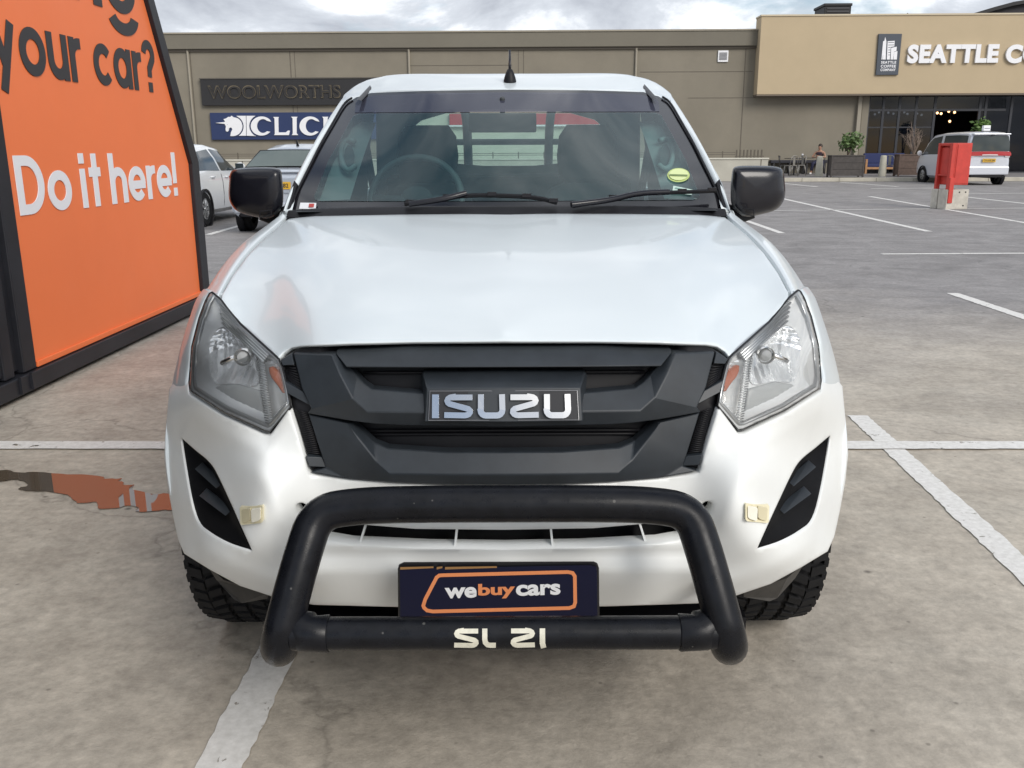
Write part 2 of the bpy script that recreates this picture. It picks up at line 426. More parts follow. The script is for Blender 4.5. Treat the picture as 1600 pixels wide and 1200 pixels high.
# ---- fenders
SILH = [(349.5, 331, .79), (378.5, 354.6, .83), (407, 380.5, .86), (431, 406, .88), (449, 431, .889), (463, 451, .895), (477, 473, .90), (488, 492, .902), (500, 516, .905), (509.5, 544, .91), (518, 574, .915), (526.5, 604.6, .92), (533.5, 683, .93), (535, 712, .93), (530.5, 755, .915), (522, 801, .885), (513.5, 841, .85), (503.5, 864, .80)]
def hp(u, v): return U3(np.array([u], float), np.array([v], float), 1/hoodw(np.array([u], float), np.array([v], float)))[0]
def fp3(u, v): return U3(np.array([u], float), np.array([v], float), 1/facew(np.array([u], float), np.array([v], float)))[0]
FA_ = [hp(345.5, 338), hp(359.8, 349.3), hp(382.8, 368.2), hp(409, 395.2), hp(431.6, 426.4), hp(448.5, 460), hp(448.5, 460), fp3(460.5, 455), fp3(460.5, 455), fp3(471, 467), fp3(482, 496), fp3(493, 540), fp3(495.5, 575), fp3(497.5, 600)]
FB_ = [pX(349.5, 331, .79), pX(378.5, 354.6, .83), pX(407, 380.5, .86), pX(431, 406, .88), pX(449, 431, .889), pX(463, 451, .895), pX(463.5, 452, .895), pX(467.5, 458, .8975), pX(468.5, 459.5, .898), pX(477, 473, .90), pX(488, 492, .902), pX(509.5, 544, .91), pX(519.5, 584, .912), pX(524.5, 612, .908)]
def chk(P, it=2):
    for _ in range(it):
        Q = [P[0]]
        for a, b in zip(P[:-1], P[1:]): Q += [a*.75+b*.25, a*.25+b*.75]
        P = Q+[P[-1]]
    return P
A_, B_ = chk(FA_), chk(FB_); nC = 9; fv = []
for k, (a, b) in enumerate(zip(A_, B_)):
    row = [a+(np.array([-.004, .004, -.035]) if k < len(A_)*.5 else np.array([-.03, .012, -.004])), a+np.array([-.001, 0, -.003])]
    for q in range(nC):
        t_ = (q+.12)/(nC-1+.12); g = math.sin(math.pi*t_)
        row.append(a+(b-a)*t_+np.array([.012, -.004, .012])*g*min(1, np.linalg.norm(b-a)/.2)*min(1, (len(A_)-1-k)/(len(A_)*.3)))
    row += [b+np.array([-.001, .02, -.008]), b+np.array([-.008, .05, -.02])]
    fv += row
nR = nC+4
for s in (1, -1):
    mesh('fender', [p*np.array([s, 1, 1]) for p in fv], [(i*nR+j, i*nR+j+1, (i+1)*nR+j+1, (i+1)*nR+j) for i in range(len(A_)-1) for j in range(nR-1)], WHITE, truck, True, OFF, orient=(s*.5, -.3, .8))

# ---- bumper
FOG = chaikin([(507, 683), (485.5, 702), (463, 719.5), (451.5, 736), (426.5, 790), (395, 860), (429, 850), (463, 833), (480, 819), (491.5, 782), (502.5, 717)], 2, [(507, 683), (395, 860)])
bump_half = [(0, 757), (91, 756.5), (166, 753.5), (241.5, 749), (305.5, 740), (312.5, 710), (334, 642), (338, 641), (352, 660), (366, 679.5), (375, 678.5), (440, 648.5), (494, 615), (497, 590), (515, 592), (526.5, 606)] + \
            [(533.5, 683), (535, 712), (530.5, 755), (522, 801), (513.5, 841), (503.5, 864), (463, 889), (415, 915), (361, 933), (300, 945), (160, 949), (0, 950)]
INTAKE = mir([(0, 809), (120, 808.5), (215, 806), (268, 800), (285, 812), (292, 830), (280, 843), (240, 850), (120, 856), (0, 858)])
TOW = chaikin([(327, 788), (316, 784), (306, 792), (304, 806), (312, 812), (324, 804)], 2)
neg = lambda p: [(-u, v) for u, v in p]
bumper = surf('front_bumper', mir(bump_half), facef, WHITE2, truck, holes=[FOG, neg(FOG), INTAKE, TOW, neg(TOW)], h=6.5, e=2.0, back=.045, off=OFF, lip=.003)
# dark things behind the openings
surf('bumper_backing', mir([(0, 770), (300, 770), (345, 780), (340, 840), (300, 935), (0, 940)]), lambda u, v: facef(u, v, .10, False), DARK, bumper, h=30, skirt=False, off=OFF)
# intake blade and fins
surf('intake_blade', mir([(0, 817.5), (140, 815), (240, 806), (285, 800), (289, 806), (240, 822), (140, 830.5), (0, 832.5)]), lambda u, v: facef(u, v, .012, False), WHITE2, bumper, h=7, e=2, back=.05, off=OFF)
m = MB()
for px in (555, 708, 863, 1012):
    u = px-786.5; s = 1 if u > 0 else -1
    u2 = u*.93
    a = facef(np.array([u2-1.7, u2+1.7, u-1.7, u+1.7])+s*0, np.array([812, 812, 864, 864.]), .0, False)+np.array([0, .008, 0])
    a[0:2, 1] += .02
    b = a+np.array([0, .06, 0])
    MB().add(np.vstack([a, b]), [(0, 1, 3, 2), (4, 6, 7, 5), (0, 4, 5, 1), (2, 3, 7, 6), (0, 2, 6, 4), (1, 5, 7, 3)]).build('intake_fin', WHITE2, bumper, off=OFF)

# ---- fog light trims: recessed pocket with three fins
fogc = np.array([460., 770.])
def fogf(u, v):
    P = np.stack([np.ravel(u), np.ravel(v)], 1); dd = distpoly(P, FOG).reshape(np.shape(u))
    o = .006+.055*np.clip(dd/22, 0, 1)**.8
    t = np.clip((u-430)/60, 0, 1)
    return facef(u, v, o*(.55+.6*t), False)
FOGM = mat('fog_trim_black', (.006, .006, .007), .65, spec=.08)
fog = surf('fog_light_trim', FOG, fogf, FOGM, truck, h=5, e=.5, back=.02, mirror=True, off=OFF)
for s, fo in zip((1, -1), fog):
    m = MB()
    for (a, b, c_) in (((484, 735), (449, 764), .5), ((477, 777), (434, 807), .5), ((486, 812), (412, 852), .6)):
        pts = []
        for (u, v), w0 in ((a, 9), (b, 2)):
            pts += [(u, v-w0*.5, .05), (u+3, v-w0*.3, .004), (u+2, v+w0*.5, .05)]
        P = facef(np.array([p[0] for p in pts]), np.array([p[1] for p in pts], float), np.array([p[2] for p in pts]), False)*np.array([s, 1, 1])
        MB().add(P, [(0, 1, 4, 3), (1, 2, 5, 4), (0, 2, 1), (3, 4, 5), (0, 3, 5, 2)]).build('fin', PLASTIC, fo, off=OFF, bevel=.002)
# marker lights
for s in (1, -1):
    root = None
    for nm, mt, (u0, u1, v0, v1), o0, o1 in (('marker_light', CREAM, (375, 412, 786, 816), -.010, .01), ('marker_lens', CREAML, (378.5, 394, 789.5, 812), -.0112, -.005), ('marker_lens', mat('marker_tan', (.60, .54, .36), .3), (394.5, 409, 790, 812.5), -.0112, -.005)):
        q = [(u0+1, v0), (u1-1, v0+2), (u1, v0+4), (u1-1, v1-2), (u1-3, v1), (u0+3, v1-3), (u0, v1-6), (u0, v0+2)]
        A = facef(np.array([p[0] for p in q], float), np.array([p[1] for p in q], float), 0., False)*np.array([s, 1, 1])
        n = len(q); V = np.vstack([A+[0, o0, 0], A+[0, o1, 0]])
        mm = MB().add(V, [tuple(range(n)), tuple(range(2*n-1, n-1, -1))]+[(i, (i+1) % n, n+(i+1) % n, n+i) for i in range(n)])
        ob = mm.build(nm, mt, root or truck, bevel=.0008, off=OFF)
        root = root or ob

# ---- headlights
HL = [(459, 456), (446, 467), (415, 505), (354, 560.5), (347.5, 574), (339, 610), (334.5, 637), (367, 675.5), (375, 674.5), (440, 645), (493, 611), (495, 597), (490.5, 541), (479.5, 497), (469, 469), (463, 458)]
LENS = glass('headlight_lens', (.97, .975, .97), .9, .02, 1.46, body=(.78, .80, .79), bodyf=.055)
REFL = mat('reflector_chrome', (.92, .93, .94), .18, .72)
GREYR = mat('headlight_grey', (.33, .34, .345), .4)
HOUS = mat('headlight_housing', (.62, .63, .64), .30, .0)
REFP = chaikin([(474, 545), (469, 611), (433, 605), (390, 617), (394, 562), (424, 537), (444, 514), (464, 522)], 2)
def hl_in(u, v):
    P = np.stack([np.ravel(u), np.ravel(v)], 1); dd = distpoly(P, HL).reshape(np.shape(u))
    return facef(u, v, .008+.045*np.clip(dd/16, 0, 1), False)
def refl_f(u, v):
    P = np.stack([np.ravel(u), np.ravel(v)], 1); dd = distpoly(P, REFP).reshape(np.shape(u))
    fac = .0055*np.sin(u*.62)*np.clip(dd/10, 0, 1)+.005*np.sin(v*.5)*np.clip((560-v)/8, 0, 1)
    return facef(u, v, .050+.075*(1-(1-np.clip(dd/42, 0, 1))**2)+fac, False)
for s in (1, -1):
    S3 = np.array([s, 1, 1])
    hl = surf('headlight', HL, lambda u, v: hl_in(u, v)*S3, HOUS, truck, holes=[REFP], h=5, e=.5, back=.01, off=OFF, orient=(0, -1, 0))
    if s < 0: tag(hl, 'headlight with a clearer amber indicator')
    surf('reflector', REFP, lambda u, v: refl_f(u, v)*S3, REFL, hl, h=3.2, skirt=False, off=OFF)
    surf('lens', HL, lambda u, v: facef(u, v, -.006, False)*S3, LENS, hl, h=9, e=4, back=.022, off=OFF, lip=.008)
    # black seal between lens and sheet metal
    ring = [facef(np.array([u], float), np.array([v], float), .008, False)[0]*S3 for u, v in resample(HL, 12)]
    MB().tube(ring+[ring[0]], .0028, 6, False).build('seal', BLACK, hl, smooth=True, off=OFF)
    # bulb cap
    c = refl_f(np.array([408.]), np.array([556.]))[0]*S3+np.array([0, -.075, 0])
    MB().lathe([(0, -.004), (.011, -.002), (.0145, .006), (.015, .03), (.012, .05)], 'Y', c, 20).build('bulb', GREYR, hl, smooth=True, auto=40, off=OFF)
    MB().lathe([(.0165, .0), (.0185, -.003), (.0185, .008), (.0165, .008)], 'Y', c, 20, closed=True).build('bulb_ring', CHROME, hl, smooth=True, auto=40, off=OFF)
    m = MB()
    m.tube([c+np.array([s*.016, 0.004, 0]), c+np.array([s*.055, .03, -.02])], .006, 6)
    m.build('bulb_shield', CHROME, hl, smooth=True, off=OFF)
    iq = [scaled(HL, .935, (415, 575))[k] for k in range(len(HL))]
    bz = [facef(np.array([u], float), np.array([v], float), .022, False)[0]*S3 for u, v in resample(iq, 10)]
    MB().tube(bz+[bz[0]], .0055, 6, False).build('bezel', SATIN, hl, smooth=True, off=OFF)
    # floor shelf
    surf('shelf', [(468, 613), (433, 607), (390, 619), (383, 664), (430, 645), (486, 611)], lambda u, v: facef(u, v, .048, False)*S3, GREYR, hl, h=9, back=.01, off=OFF)
    # indicator section: ribbed amber
    def indf(u, v):
        return facef(u, v, .040+.004*np.sin(v*1.4)*1.0, False)*S3
    surf('indicator_reflector', [(385, 566), (357, 576), (349, 585), (341, 634), (366, 664), (374, 655)], indf, REFL, hl, h=2.2, skirt=False, off=OFF)
    surf('indicator_bulb', chaikin([(374, 574), (352, 588), (345, 612), (350, 622), (360, 606), (372, 592)], 1), lambda u, v: facef(u, v, .028, False)*S3, AMBER, hl, h=4, e=2, back=.012, off=OFF)
    # ribbed divider strip and upper ribs
    m = MB()
    for i in range(26):
        t = i/25; u = 387-14*t; v = 566+98*t
        P = facef(np.array([u+5, u-7]), np.array([v, v+2.5]), .024, False)*S3
        m.tube([P[0], P[1]], .0017, 5)
    m.build('divider', SATIN, hl, smooth=True, off=OFF)
    m = MB()
    for k in range(5):
        L = [(452-k*1.5, 478+k*7), (420-k*2.0, 513+k*6), (372+k*2, 556+k*3)]
        P = facef(np.array([p[0] for p in L]), np.array([p[1] for p in L], float), .032-.002*k, False)*S3
        MB().tube(list(P), .0032, 6).build('rib', SATIN, hl, smooth=True, off=OFF)

# ---- grille
GR = mir([(0, 541), (140, 541), (240, 542.5), (314, 546), (330, 550), (345, 559), (352.5, 565), (341, 596), (334, 639), (312, 709), (304.5, 738.5), (241, 747.5), (166, 752), (91, 755), (0, 755.5)])
def back_f(u, v):
    return facef(u, v, .055-.035*np.clip((np.abs(u)-270)/20, 0, 1), False)
grille = surf('grille', GR, back_f, BLACK, truck, h=12, e=.5, back=.02, off=OFF)
def facets(name, V, Fs, mt, parent, bevel=.0025, depth=.03, sides=(1, -1)):
    "half facets (u,v,offset) mirrored, with a skirt turned back"
    P = [facef(np.array([u], float), np.array([v], float), o, False)[0] for u, v, o in V]
    vs = []; fs = []; idx = {}
    for s in sides:
        for i, p in enumerate(P):
            if s < 0 and V[i][0] == 0: idx[(s, i)] = idx[(1, i)]; continue
            idx[(s, i)] = len(vs); vs.append(p*np.array([s, 1, 1]))
        for f in Fs: fs.append(tuple(idx[(s, i)] for i in (f if s > 0 else f[::-1])))
    cnt = {}
    for f in fs:
        for i in range(len(f)): cnt[(f[i], f[(i+1) % len(f)])] = 1
    be = [e for e in cnt if (e[1], e[0]) not in cnt]; nb = {}
    for a, b in be:
        for q in (a, b):
            if q not in nb: nb[q] = len(vs); vs.append(vs[q]+np.array([0, depth, 0]))
    fs += [(b, a, nb[a], nb[b]) for a, b in be]
    return _fin(mesh(name, vs, fs, mt, parent, True, OFF, None, 22, bevel))
def _fin(o):
    b = bmesh.new(); b.from_mesh(o.data); bmesh.ops.recalc_face_normals(b, faces=b.faces)
    b.faces.ensure_lookup_table(); s = sum(f.normal.y*f.calc_area() for f in b.faces if abs(f.normal.y) > .5)
    if s > 0: bmesh.ops.reverse_faces(b, faces=b.faces)
    b.to_mesh(o.data); b.free(); return o
# top bar
facets('grille_top_bar', [(0, 545, .014), (150, 545.5, .014), (264, 549, .014), (0, 549, .004), (150, 549.5, .004), (263, 553, .004), (0, 571, -.014), (130, 571, -.014), (245, 571, -.010), (0, 575, .004), (130, 575, .004), (240, 575, .006)],
       [(0, 1, 4, 3), (1, 2, 5, 4), (3, 4, 7, 6), (4, 5, 8, 7), (6, 7, 10, 9), (7, 8, 11, 10)], PLASTIC, grille)
# wings and middle bar
WV = [(330, 552, .004), (316, 605, -.002), (301, 637, -.004), (308, 646, .004),
      (268, 552, -.004), (253, 583, -.014), (233, 618, -.022), (211, 637, -.026), (125, 637.5, -.028), (0, 638, -.028),
      (241, 656, -.004), (201, 659.5, -.010), (166, 661.5, -.012), (0, 664.5, -.012),
      (262, 553, .014), (246, 571, .016), (231, 589, .014), (219, 600, .008), (206, 607.5, .002), (129, 613, -.004), (0, 613.5, -.004)]
WF = [(0, 4, 5, 1), (1, 5, 6, 2), (2, 6, 7, 11, 10, 3), (4, 14, 15, 5), (5, 15, 16, 6), (6, 16, 17, 18, 7), (7, 18, 19, 8), (8, 19, 20, 9), (11, 7, 8, 12), (12, 8, 9, 13)]
facets('grille_wing_bar', WV, WF, PLASTIC, grille)
# lower frame
LV = [(307, 648.5, .010), (244, 662, .006), (241, 664, -.006), (226.5, 681, -.010), (197, 715, -.020), (177, 733, -.024), (90, 734, -.026), (0, 734.5, -.026),
      (238, 662, .014), (233, 668, .014), (204, 693, .008), (181, 700, .000), (91, 705, -.004), (0, 705.5, -.004),
      (285, 714, .002), (279, 730, .002), (303, 738, .004), (241, 747, -.004), (166, 751.5, -.010), (91, 754, -.012), (0, 755, -.012)]
LF = [(0, 1, 2, 3, 4, 14), (14, 4, 5, 18, 17, 15), (15, 17, 16), (1, 8, 9, 3, 2), (3, 9, 10, 4), (4, 10, 11, 5), (5, 11, 12, 6), (6, 12, 13, 7), (18, 5, 6, 19), (19, 6, 7, 20)]
facets('grille_lower_frame', LV, LF, PLASTIC, grille)
# side strips, ribbed meshes
for nm, q in (('grille_side_strip', [(343, 595), (314, 613), (302, 635), (338, 614)]), ('grille_side_strip', [(310, 712), (285, 715), (278, 731), (305, 728)]), ('grille_corner', [(349, 562), (333, 552), (329, 570), (346, 570)])):
    P = [(u, v, .0 if i in (0, 3) else .006) for i, (u, v) in enumerate(q)]
    for s in (1, -1): facets(nm, P, [(0, 1, 2, 3)], PLASTIC, grille, .0015, .02, (s,))
m = MB()
for s in (1, -1):
  for (a, b, c_, d_, n_) in (((346, 573), (329, 572), (342, 593), (316, 611), 9), ((327, 642), (310, 648), (311, 709), (286, 712), 22)):
    m = MB()
    for i in range(n_):
        t = i/(n_-1); L = (a[0]+(c_[0]-a[0])*t, a[1]+(c_[1]-a[1])*t); Q = (b[0]+(d_[0]-b[0])*t, b[1]+(d_[1]-b[1])*t)
        P = facef(np.array([L[0], Q[0]]), np.array([L[1], Q[1]]), .014, False)*np.array([s, 1, 1]); m.tube(list(P), .0016, 5)
    m.build('grille_side_mesh', BLACK, grille, smooth=True, off=OFF)
# slot slats
m = MB()
for v, o in ((590, .045), (683, .045), (690, .05)):
    L = facef(np.linspace(-225, 225, 15), np.full(15, float(v)), o, False); MB().tube(list(L), .004, 6).build('grille_slat', BLACK, grille, smooth=True, off=OFF)
# badge
bd = facets('badge', [(0, 583, .010), (127, 583.5, .010), (0, 599, -.034), (118, 600, -.032), (0, 650, -.042), (121, 649.5, -.040), (131, 590, .012), (124, 652, -.008), (0, 653, -.008)],
            [(0, 1, 3, 2), (2, 3, 5, 4), (1, 6, 7, 5, 3), (4, 5, 7, 8)], PLASTIC, grille, .002, .03)
def badgef(u, v, h):
    return facef(np.array([u], float), np.array([v], float), -.0335-.008*(v-600)/50-h, False)[0]
gp = [(u, v) for u, v in ((-113, 602.5), (113, 602.5), (115, 646.5), (-115, 646.5))]
MB().prism(gp, badgef, 0.0005, .0022).build('badge_face', PLATEB, bd, off=OFF)
def ringp(m, poly, fn, w_, h0, h1):
    n = len(poly); c = np.mean(poly, 0)
    inn = []
    for i in range(n):
        p, q, r = (np.array(poly[k % n], float) for k in (i-1, i, i+1))
        n1 = np.array([(q-p)[1], -(q-p)[0]]); n1 /= np.linalg.norm(n1); n2 = np.array([(r-q)[1], -(r-q)[0]]); n2 /= np.linalg.norm(n2)
        if n1 @ (c-q) < 0: n1 = -n1
        if n2 @ (c-q) < 0: n2 = -n2
        b = n1+n2; b = b/(b @ b)*2*w_; inn.append(q+b)
    V = [fn(*p, h1) for p in poly]+[fn(*p, h1) for p in inn]+[fn(*p, h0) for p in poly]+[fn(*p, h0) for p in inn]
    fs = []
    for i in range(n):
        j = (i+1) % n; fs += [(i, j, n+j, n+i), (i, 2*n+i, 2*n+j, j), (n+i, n+j, 3*n+j, 3*n+i)]
    m.add(V, fs)
m = MB(); ringp(m, gp, badgef, .75, .002, .0046); m.build('badge_rim', mat('rim_grey', (.22, .22, .23), .3, .6), bd, off=OFF)
def arc(c, r, a0, a1, n=6): return [(c[0]+r*math.cos(R(a0+(a1-a0)*i/n)), c[1]+r*math.sin(R(a0+(a1-a0)*i/n))) for i in range(n+1)]
def ribbon(path, w_):
    "constant-width polygon around a centre path (2D)"
    L = []; Rr = []; n = len(path); P = [np.array(p, float) for p in path]
    cl = np.linalg.norm(P[0]-P[-1]) < 1e-6
    for i in range(n):
        d1 = P[i]-P[i-1] if i else (P[0]-P[-2] if cl else P[1]-P[0]); d2 = P[i+1]-P[i] if i < n-1 else (P[1]-P[0] if cl else d1)
        d1 = d1/np.linalg.norm(d1); d2 = d2/np.linalg.norm(d2); n1 = np.array([-d1[1], d1[0]]); n2 = np.array([-d2[1], d2[0]])
        b = n1+n2; b = b/max(b @ b, .5)*2*w_/2
        L.append(P[i]+b); Rr.append(P[i]-b)
    return L, Rr
def strokes(m, paths, box, fn, wid, h0, h1, mi=0):
    "glyph strokes in a unit box -> quads strips extruded"
    x0, y0, x1, y1 = box
    for path in paths:
        pp = [(x0+a*(x1-x0), y0+b*(y1-y0)) for a, b in path]
        L, Rr = ribbon(pp, wid); n = len(L)
        V = [fn(*p, h1) for p in L]+[fn(*p, h1) for p in Rr]+[fn(*p, h0) for p in L]+[fn(*p, h0) for p in Rr]
        fs = []
        for i in range(n-1):
            fs += [(i, i+1, n+i+1, n+i), (i, 2*n+i, 2*n+i+1, i+1), (n+i, n+i+1, 3*n+i+1, 3*n+i)]
        fs += [(0, n, 3*n, 2*n), (n-1, 3*n-1, 4*n-1, 2*n-1)]
        m.add(V, fs, mi)
def gS(k=.11):   # squared S with straight diagonal; box y down
    a = [(1.0, k), (.30, k)]+[(.30+.22*math.cos(R(q))*.9, .27+.16*math.sin(R(q))) for q in (-90, -120, -150, -180, -210, -235)]
    b = [(.80, .60)]+[(.72+.22*math.cos(R(q))*.9, .735+.155*math.sin(R(q))) for q in (-50, -20, 10, 40, 65, 90)]+[(.0, 1-k)]
    return [a+b]
def gZ(k=.11): return [[(1-x, y) for x, y in gS(k)[0]]]
def gU(k=.1): return [[(k*.9, 0), (k*.9, .62)]+[(.30+.20*math.cos(R(q)), .66+.235*math.sin(R(q))) for q in (180, 155, 130, 110, 90)]+[(.70+.20*math.cos(R(q)), .66+.235*math.sin(R(q))) for q in (90, 70, 50, 25, 0)]+[(1-k*.9, 0)]]
m = MB()
B0, B1 = 607.5, 642.5
strokes(m, [[(.5, 0), (.5, 1)]], (677-786.5, B0, 688-786.5, B1), badgef, 10.5, .002, .006)
strokes(m, gS(.13), (696-786.5, B0, 739-786.5, B1), badgef, 8.5, .002, .006)
strokes(m, gU(.13), (747-786.5, B0, 789-786.5, B1), badgef, 9, .002, .006)
strokes(m, gZ(.13), (797-786.5, B0, 840-786.5, B1), badgef, 8.5, .002, .006)
strokes(m, gU(.13), (848-786.5, B0, 889-786.5, B1), badgef, 9, .002, .006)
m.build('badge_lettering', CHROME, bd, off=OFF, bevel=.0012)

# ---- bull bar
BR = .0352
def bp(u, v, D, s=1): return pD(u, v, D)*np.array([s, 1, 1])
def smoothpath(P, it=3):
    P = [np.array(p) for p in P]
    for _ in range(it):
        Q = [P[0]]
        for a, b in zip(P[:-1], P[1:]): Q += [a*.75+b*.25, a*.25+b*.75]
        P = Q+[P[-1]]
    return P
half = [bp(0, 787, 1.60), bp(120, 787, 1.60), bp(228, 789, 1.605), bp(292, 800, 1.60), bp(313, 862, 1.56), bp(336, 945, 1.52), bp(349, 996, 1.50), bp(352, 1013, 1.53), bp(350, 1008, 1.66), bp(346, 990, 1.9)]
path = [p*np.array([-1, 1, 1]) for p in half[::-1]]+half[1:]
bull = MB().tube(smoothpath(path, 3), BR, 20).build('bull_bar', BAR, truck, smooth=True, auto=60, off=OFF)
cz = bp(0, 989, 1.505); cr = .0305
barx = abs(bp(330, 985, 1.505)[0])
MB().tube([(x, cz[1], cz[2]) for x in (-barx, -barx*.5, 0, barx*.5, barx)], cr, 24).build('crossbar', BAR, bull, smooth=True, auto=60, off=OFF)
for s in (1, -1):
    m = MB()
    x0 = abs(bp(273, 989, 1.505)[0])
    m.tube([(s*x0, cz[1], cz[2]), (s*(x0+.002), cz[1], cz[2]), (s*(x0+.04), cz[1], cz[2]), (s*(barx-.02), cz[1]+.006, cz[2]+.004), (s*(barx+.006), cz[1]+.012, cz[2]+.008)], [cr+.0025, cr+.004, cr+.004, cr+.006, cr+.002], 24)
    m.build('crossbar_sleeve', BAR, bull, smooth=True, auto=50, off=OFF)
# mounting brackets back to the chassis
m = MB()
for s in (1, -1): MB().b2((s*.425, 1.66, cz[2]-.05), (s*.443, 2.2, cz[2]-.005)).build('mounting_bracket', BLACK, bull, off=OFF, bevel=.004)
def barf(u, v, h):
    # onto the crossbar cylinder: solve along the ray
    k = (v-600)/F; dy, dz = cT-k*sT, -(k*cT+sT); rr = cr+h
    oy, oz = -cz[1], CAMH-cz[2]; a = dy*dy+dz*dz; b = dy*oy+dz*oz; c = oy*oy+oz*oz-rr*rr
    t = (-b-math.sqrt(max(b*b-a*c, 0)))/a
    return np.array([u*t/F, t*dy, CAMH+t*dz])
def dense(paths, n=5):
    out = []
    for p in paths:
        q = []
        for a, b in zip(p[:-1], p[1:]): q += [(a[0]+(b[0]-a[0])*i/n, a[1]+(b[1]-a[1])*i/n) for i in range(n)]
        out.append(q+[p[-1]])
    return out
m = MB(); b0, b1 = 982, 1011.5
strokes(m, dense(gS(.13), 2), (709-786.5, b0, 746.5-786.5, b1), barf, 7.6, .0002, .0018)
strokes(m, dense([[(.22, 0), (.22, .55), (.26, .74), (.42, .86), (.62, .885), (1, .885)]], 3), (752-786.5, b0, 774-786.5, b1), barf, 8, .0002, .0018)
m.build('bar_lettering', BARLET, bull, off=OFF); m = MB()
strokes(m, dense(gZ(.13), 2), (798-786.5, b0, 835-786.5, b1), barf, 7.6, .0002, .0018)
strokes(m, dense([[(.45, 0), (.45, .8), (.62, 1.04)]], 5), (842-786.5, b0, 853-786.5, b1), barf, 8.5, .0002, .0018)
m.build('bar_lettering', BARLET, bull, off=OFF)

# ---- number plate holder and plate
def platef(u, v, h): return pD(u, v, 1.635+.0004*(v-878)-h)
cu = lambda x: x-786.5
pl = [(cu(620), 1000), (cu(620), 888), (cu(622), 881), (cu(630), 877.5), (cu(926), 877.5), (cu(932), 880), (cu(934.5), 888), (cu(934.5), 1000)]
plate = MB().prism(pl, platef, -.012, .0).build('number_plate', PLATEB, truck, bevel=.002, off=OFF)
pf = [(cu(623), 1000), (cu(623), 889), (cu(640), 888), (cu(920), 883.5), (cu(930), 886), (cu(931.5), 894), (cu(931.5), 1000)]
MB().prism(pf, platef, .0002, .004).build('plate_face', PLATE, plate, bevel=.001, off=OFF)
bo = [(656.5, 946), (660, 935), (678.5, 900), (684, 896), (690, 895.6), (886, 891.3), (895, 893), (899.5, 900), (899.8, 942), (897, 950), (888, 953.2), (674, 957.8), (664, 956), (658.5, 951)]
bo = [(cu(a), b) for a, b in bo]
m = MB(); ringp(m, bo, platef, 5.6, .004, .0046); m.build('plate_border', mat('plate_orange', (.75, .26, .10), .4), plate, off=OFF)
def plt(a, b, h): return platef(a, b, .004+h)
sk = -.028
for s, x0, x1, mt, t, bt in (('we', 693, 743, LETWH, 918, 935), ('buy', 745.5, 803, mat('plate_orange', (.75, .26, .10), .4), 912.3, 936), ('cars', 804.5, 874, LETWH, 914, 931.5)):
    # baseline rises to the right like the sticker
    text_on('plate_lettering', s, (cu(x0), bt, cu(x1), t), lambda a, b, h: plt(a, b+sk*(a-cu(x0)), h), mt, plate, off=.035, depth=.0008, org=OFF)
m = MB()
for x0, x1 in ((624, 676), (681, 690), (694, 775)):
    MB().prism([(cu(x0), 885.5), (cu(x1), 884.6), (cu(x1), 887.2), (cu(x0), 889.5)], platef, .004, .0045).build('plate_strip', mat('plate_brass', (.30, .16, .06), .5), plate, off=OFF)

# ---- windscreen
WE = [(340, 336, .775), (328, 302, .765), (290, 225, .735), (253, 160, .70), (233, 150, .65)]
windw = fit([(0, 139.5, 'D', 3.92), (128, 141, 'D', 3.95), (0, 336, 'D', 3.09), (170, 336, 'D', 3.13), (0, 235, 'D', 3.44)]+[(u, v, 'X', x) for u, v, x in WE])
def windf(u, v, o=0.): return U3(u, v, 1/windw(u, v))+np.array([0, o, o*-1.2])
WIN = mir([(0, 139.5), (128, 141), (213, 144), (236, 150.5), (255, 161), (292, 225), (330, 302), (342, 335), (0, 335)])
GIN = mir([(0, 176), (232, 177), (241, 181), (279, 250), (301, 306), (299, 311), (290, 313.5), (0, 314)])
WGL = glass('windscreen_glass', (.56, .74, .73), 1.1, .012, 1.5, body=(.16, .29, .32), bodyf=.125)
TINT = glass('windscreen_tint_band', (.16, .17, .21), 1.0, .05, 1.5, body=(.075, .08, .115), bodyf=.6)
BANDP = mir([(0, 144), (128, 145.5), (209, 148.5), (231, 154), (237, 160), (238, 175), (0, 175)])
wind = surf('windscreen', GIN, windf, WGL, truck, h=12, skirt=False, off=OFF)
surf('tint_band', BANDP, windf, TINT, wind, h=12, skirt=False, off=OFF)
FRIT = mat('frit_black', (.010, .010, .013), .12, coat=.2)
surf('windscreen_border', WIN, lambda u, v: windf(u, v, .001), FRIT, wind, holes=[GIN, BANDP], h=9, skirt=False, off=OFF)
# rubber edge along the A pillars
for s in (1, -1):
    L = [windf(np.array([u+1.5]), np.array([v], float), -.004)[0]*np.array([s, 1, 1]) for u, v in ((339, 334), (327, 302), (307, 262), (289, 225), (270, 192), (252.5, 161), (241, 154))]
    MB().tube(smoothpath(L, 2), .0045, 8).build('windscreen_seal', BLACK, wind, smooth=True, off=OFF)
# cowl panel under the glass
cw = [(0, 322), (170, 322), (300, 325), (342, 328), (345, 339), (300, 341), (0, 341)]
surf('cowl', mir(cw), lambda u, v: pD(u, v, 3.055+.16*(np.abs(u)/340)**2.5+(335-v)*.004), BLACK, truck, h=14, back=.02, off=OFF)
for s in (1, -1):    # corner trims at the foot of the A pillars
    q = [(326, 292), (331, 286), (349, 333), (346, 337), (337, 330)]
    P = [windf(np.array([u], float), np.array([v], float), -.012)[0]*np.array([s, 1, 1]) for u, v in q]
    n = len(q); V = P+[p+np.array([0, .03, -.01]) for p in P]
    MB().add(V, [tuple(range(n)), tuple(range(2*n-1, n-1, -1))]+[(i, (i+1) % n, n+(i+1) % n, n+i) for i in range(n)]).build('pillar_trim', BLACK, truck, bevel=.004, off=OFF)
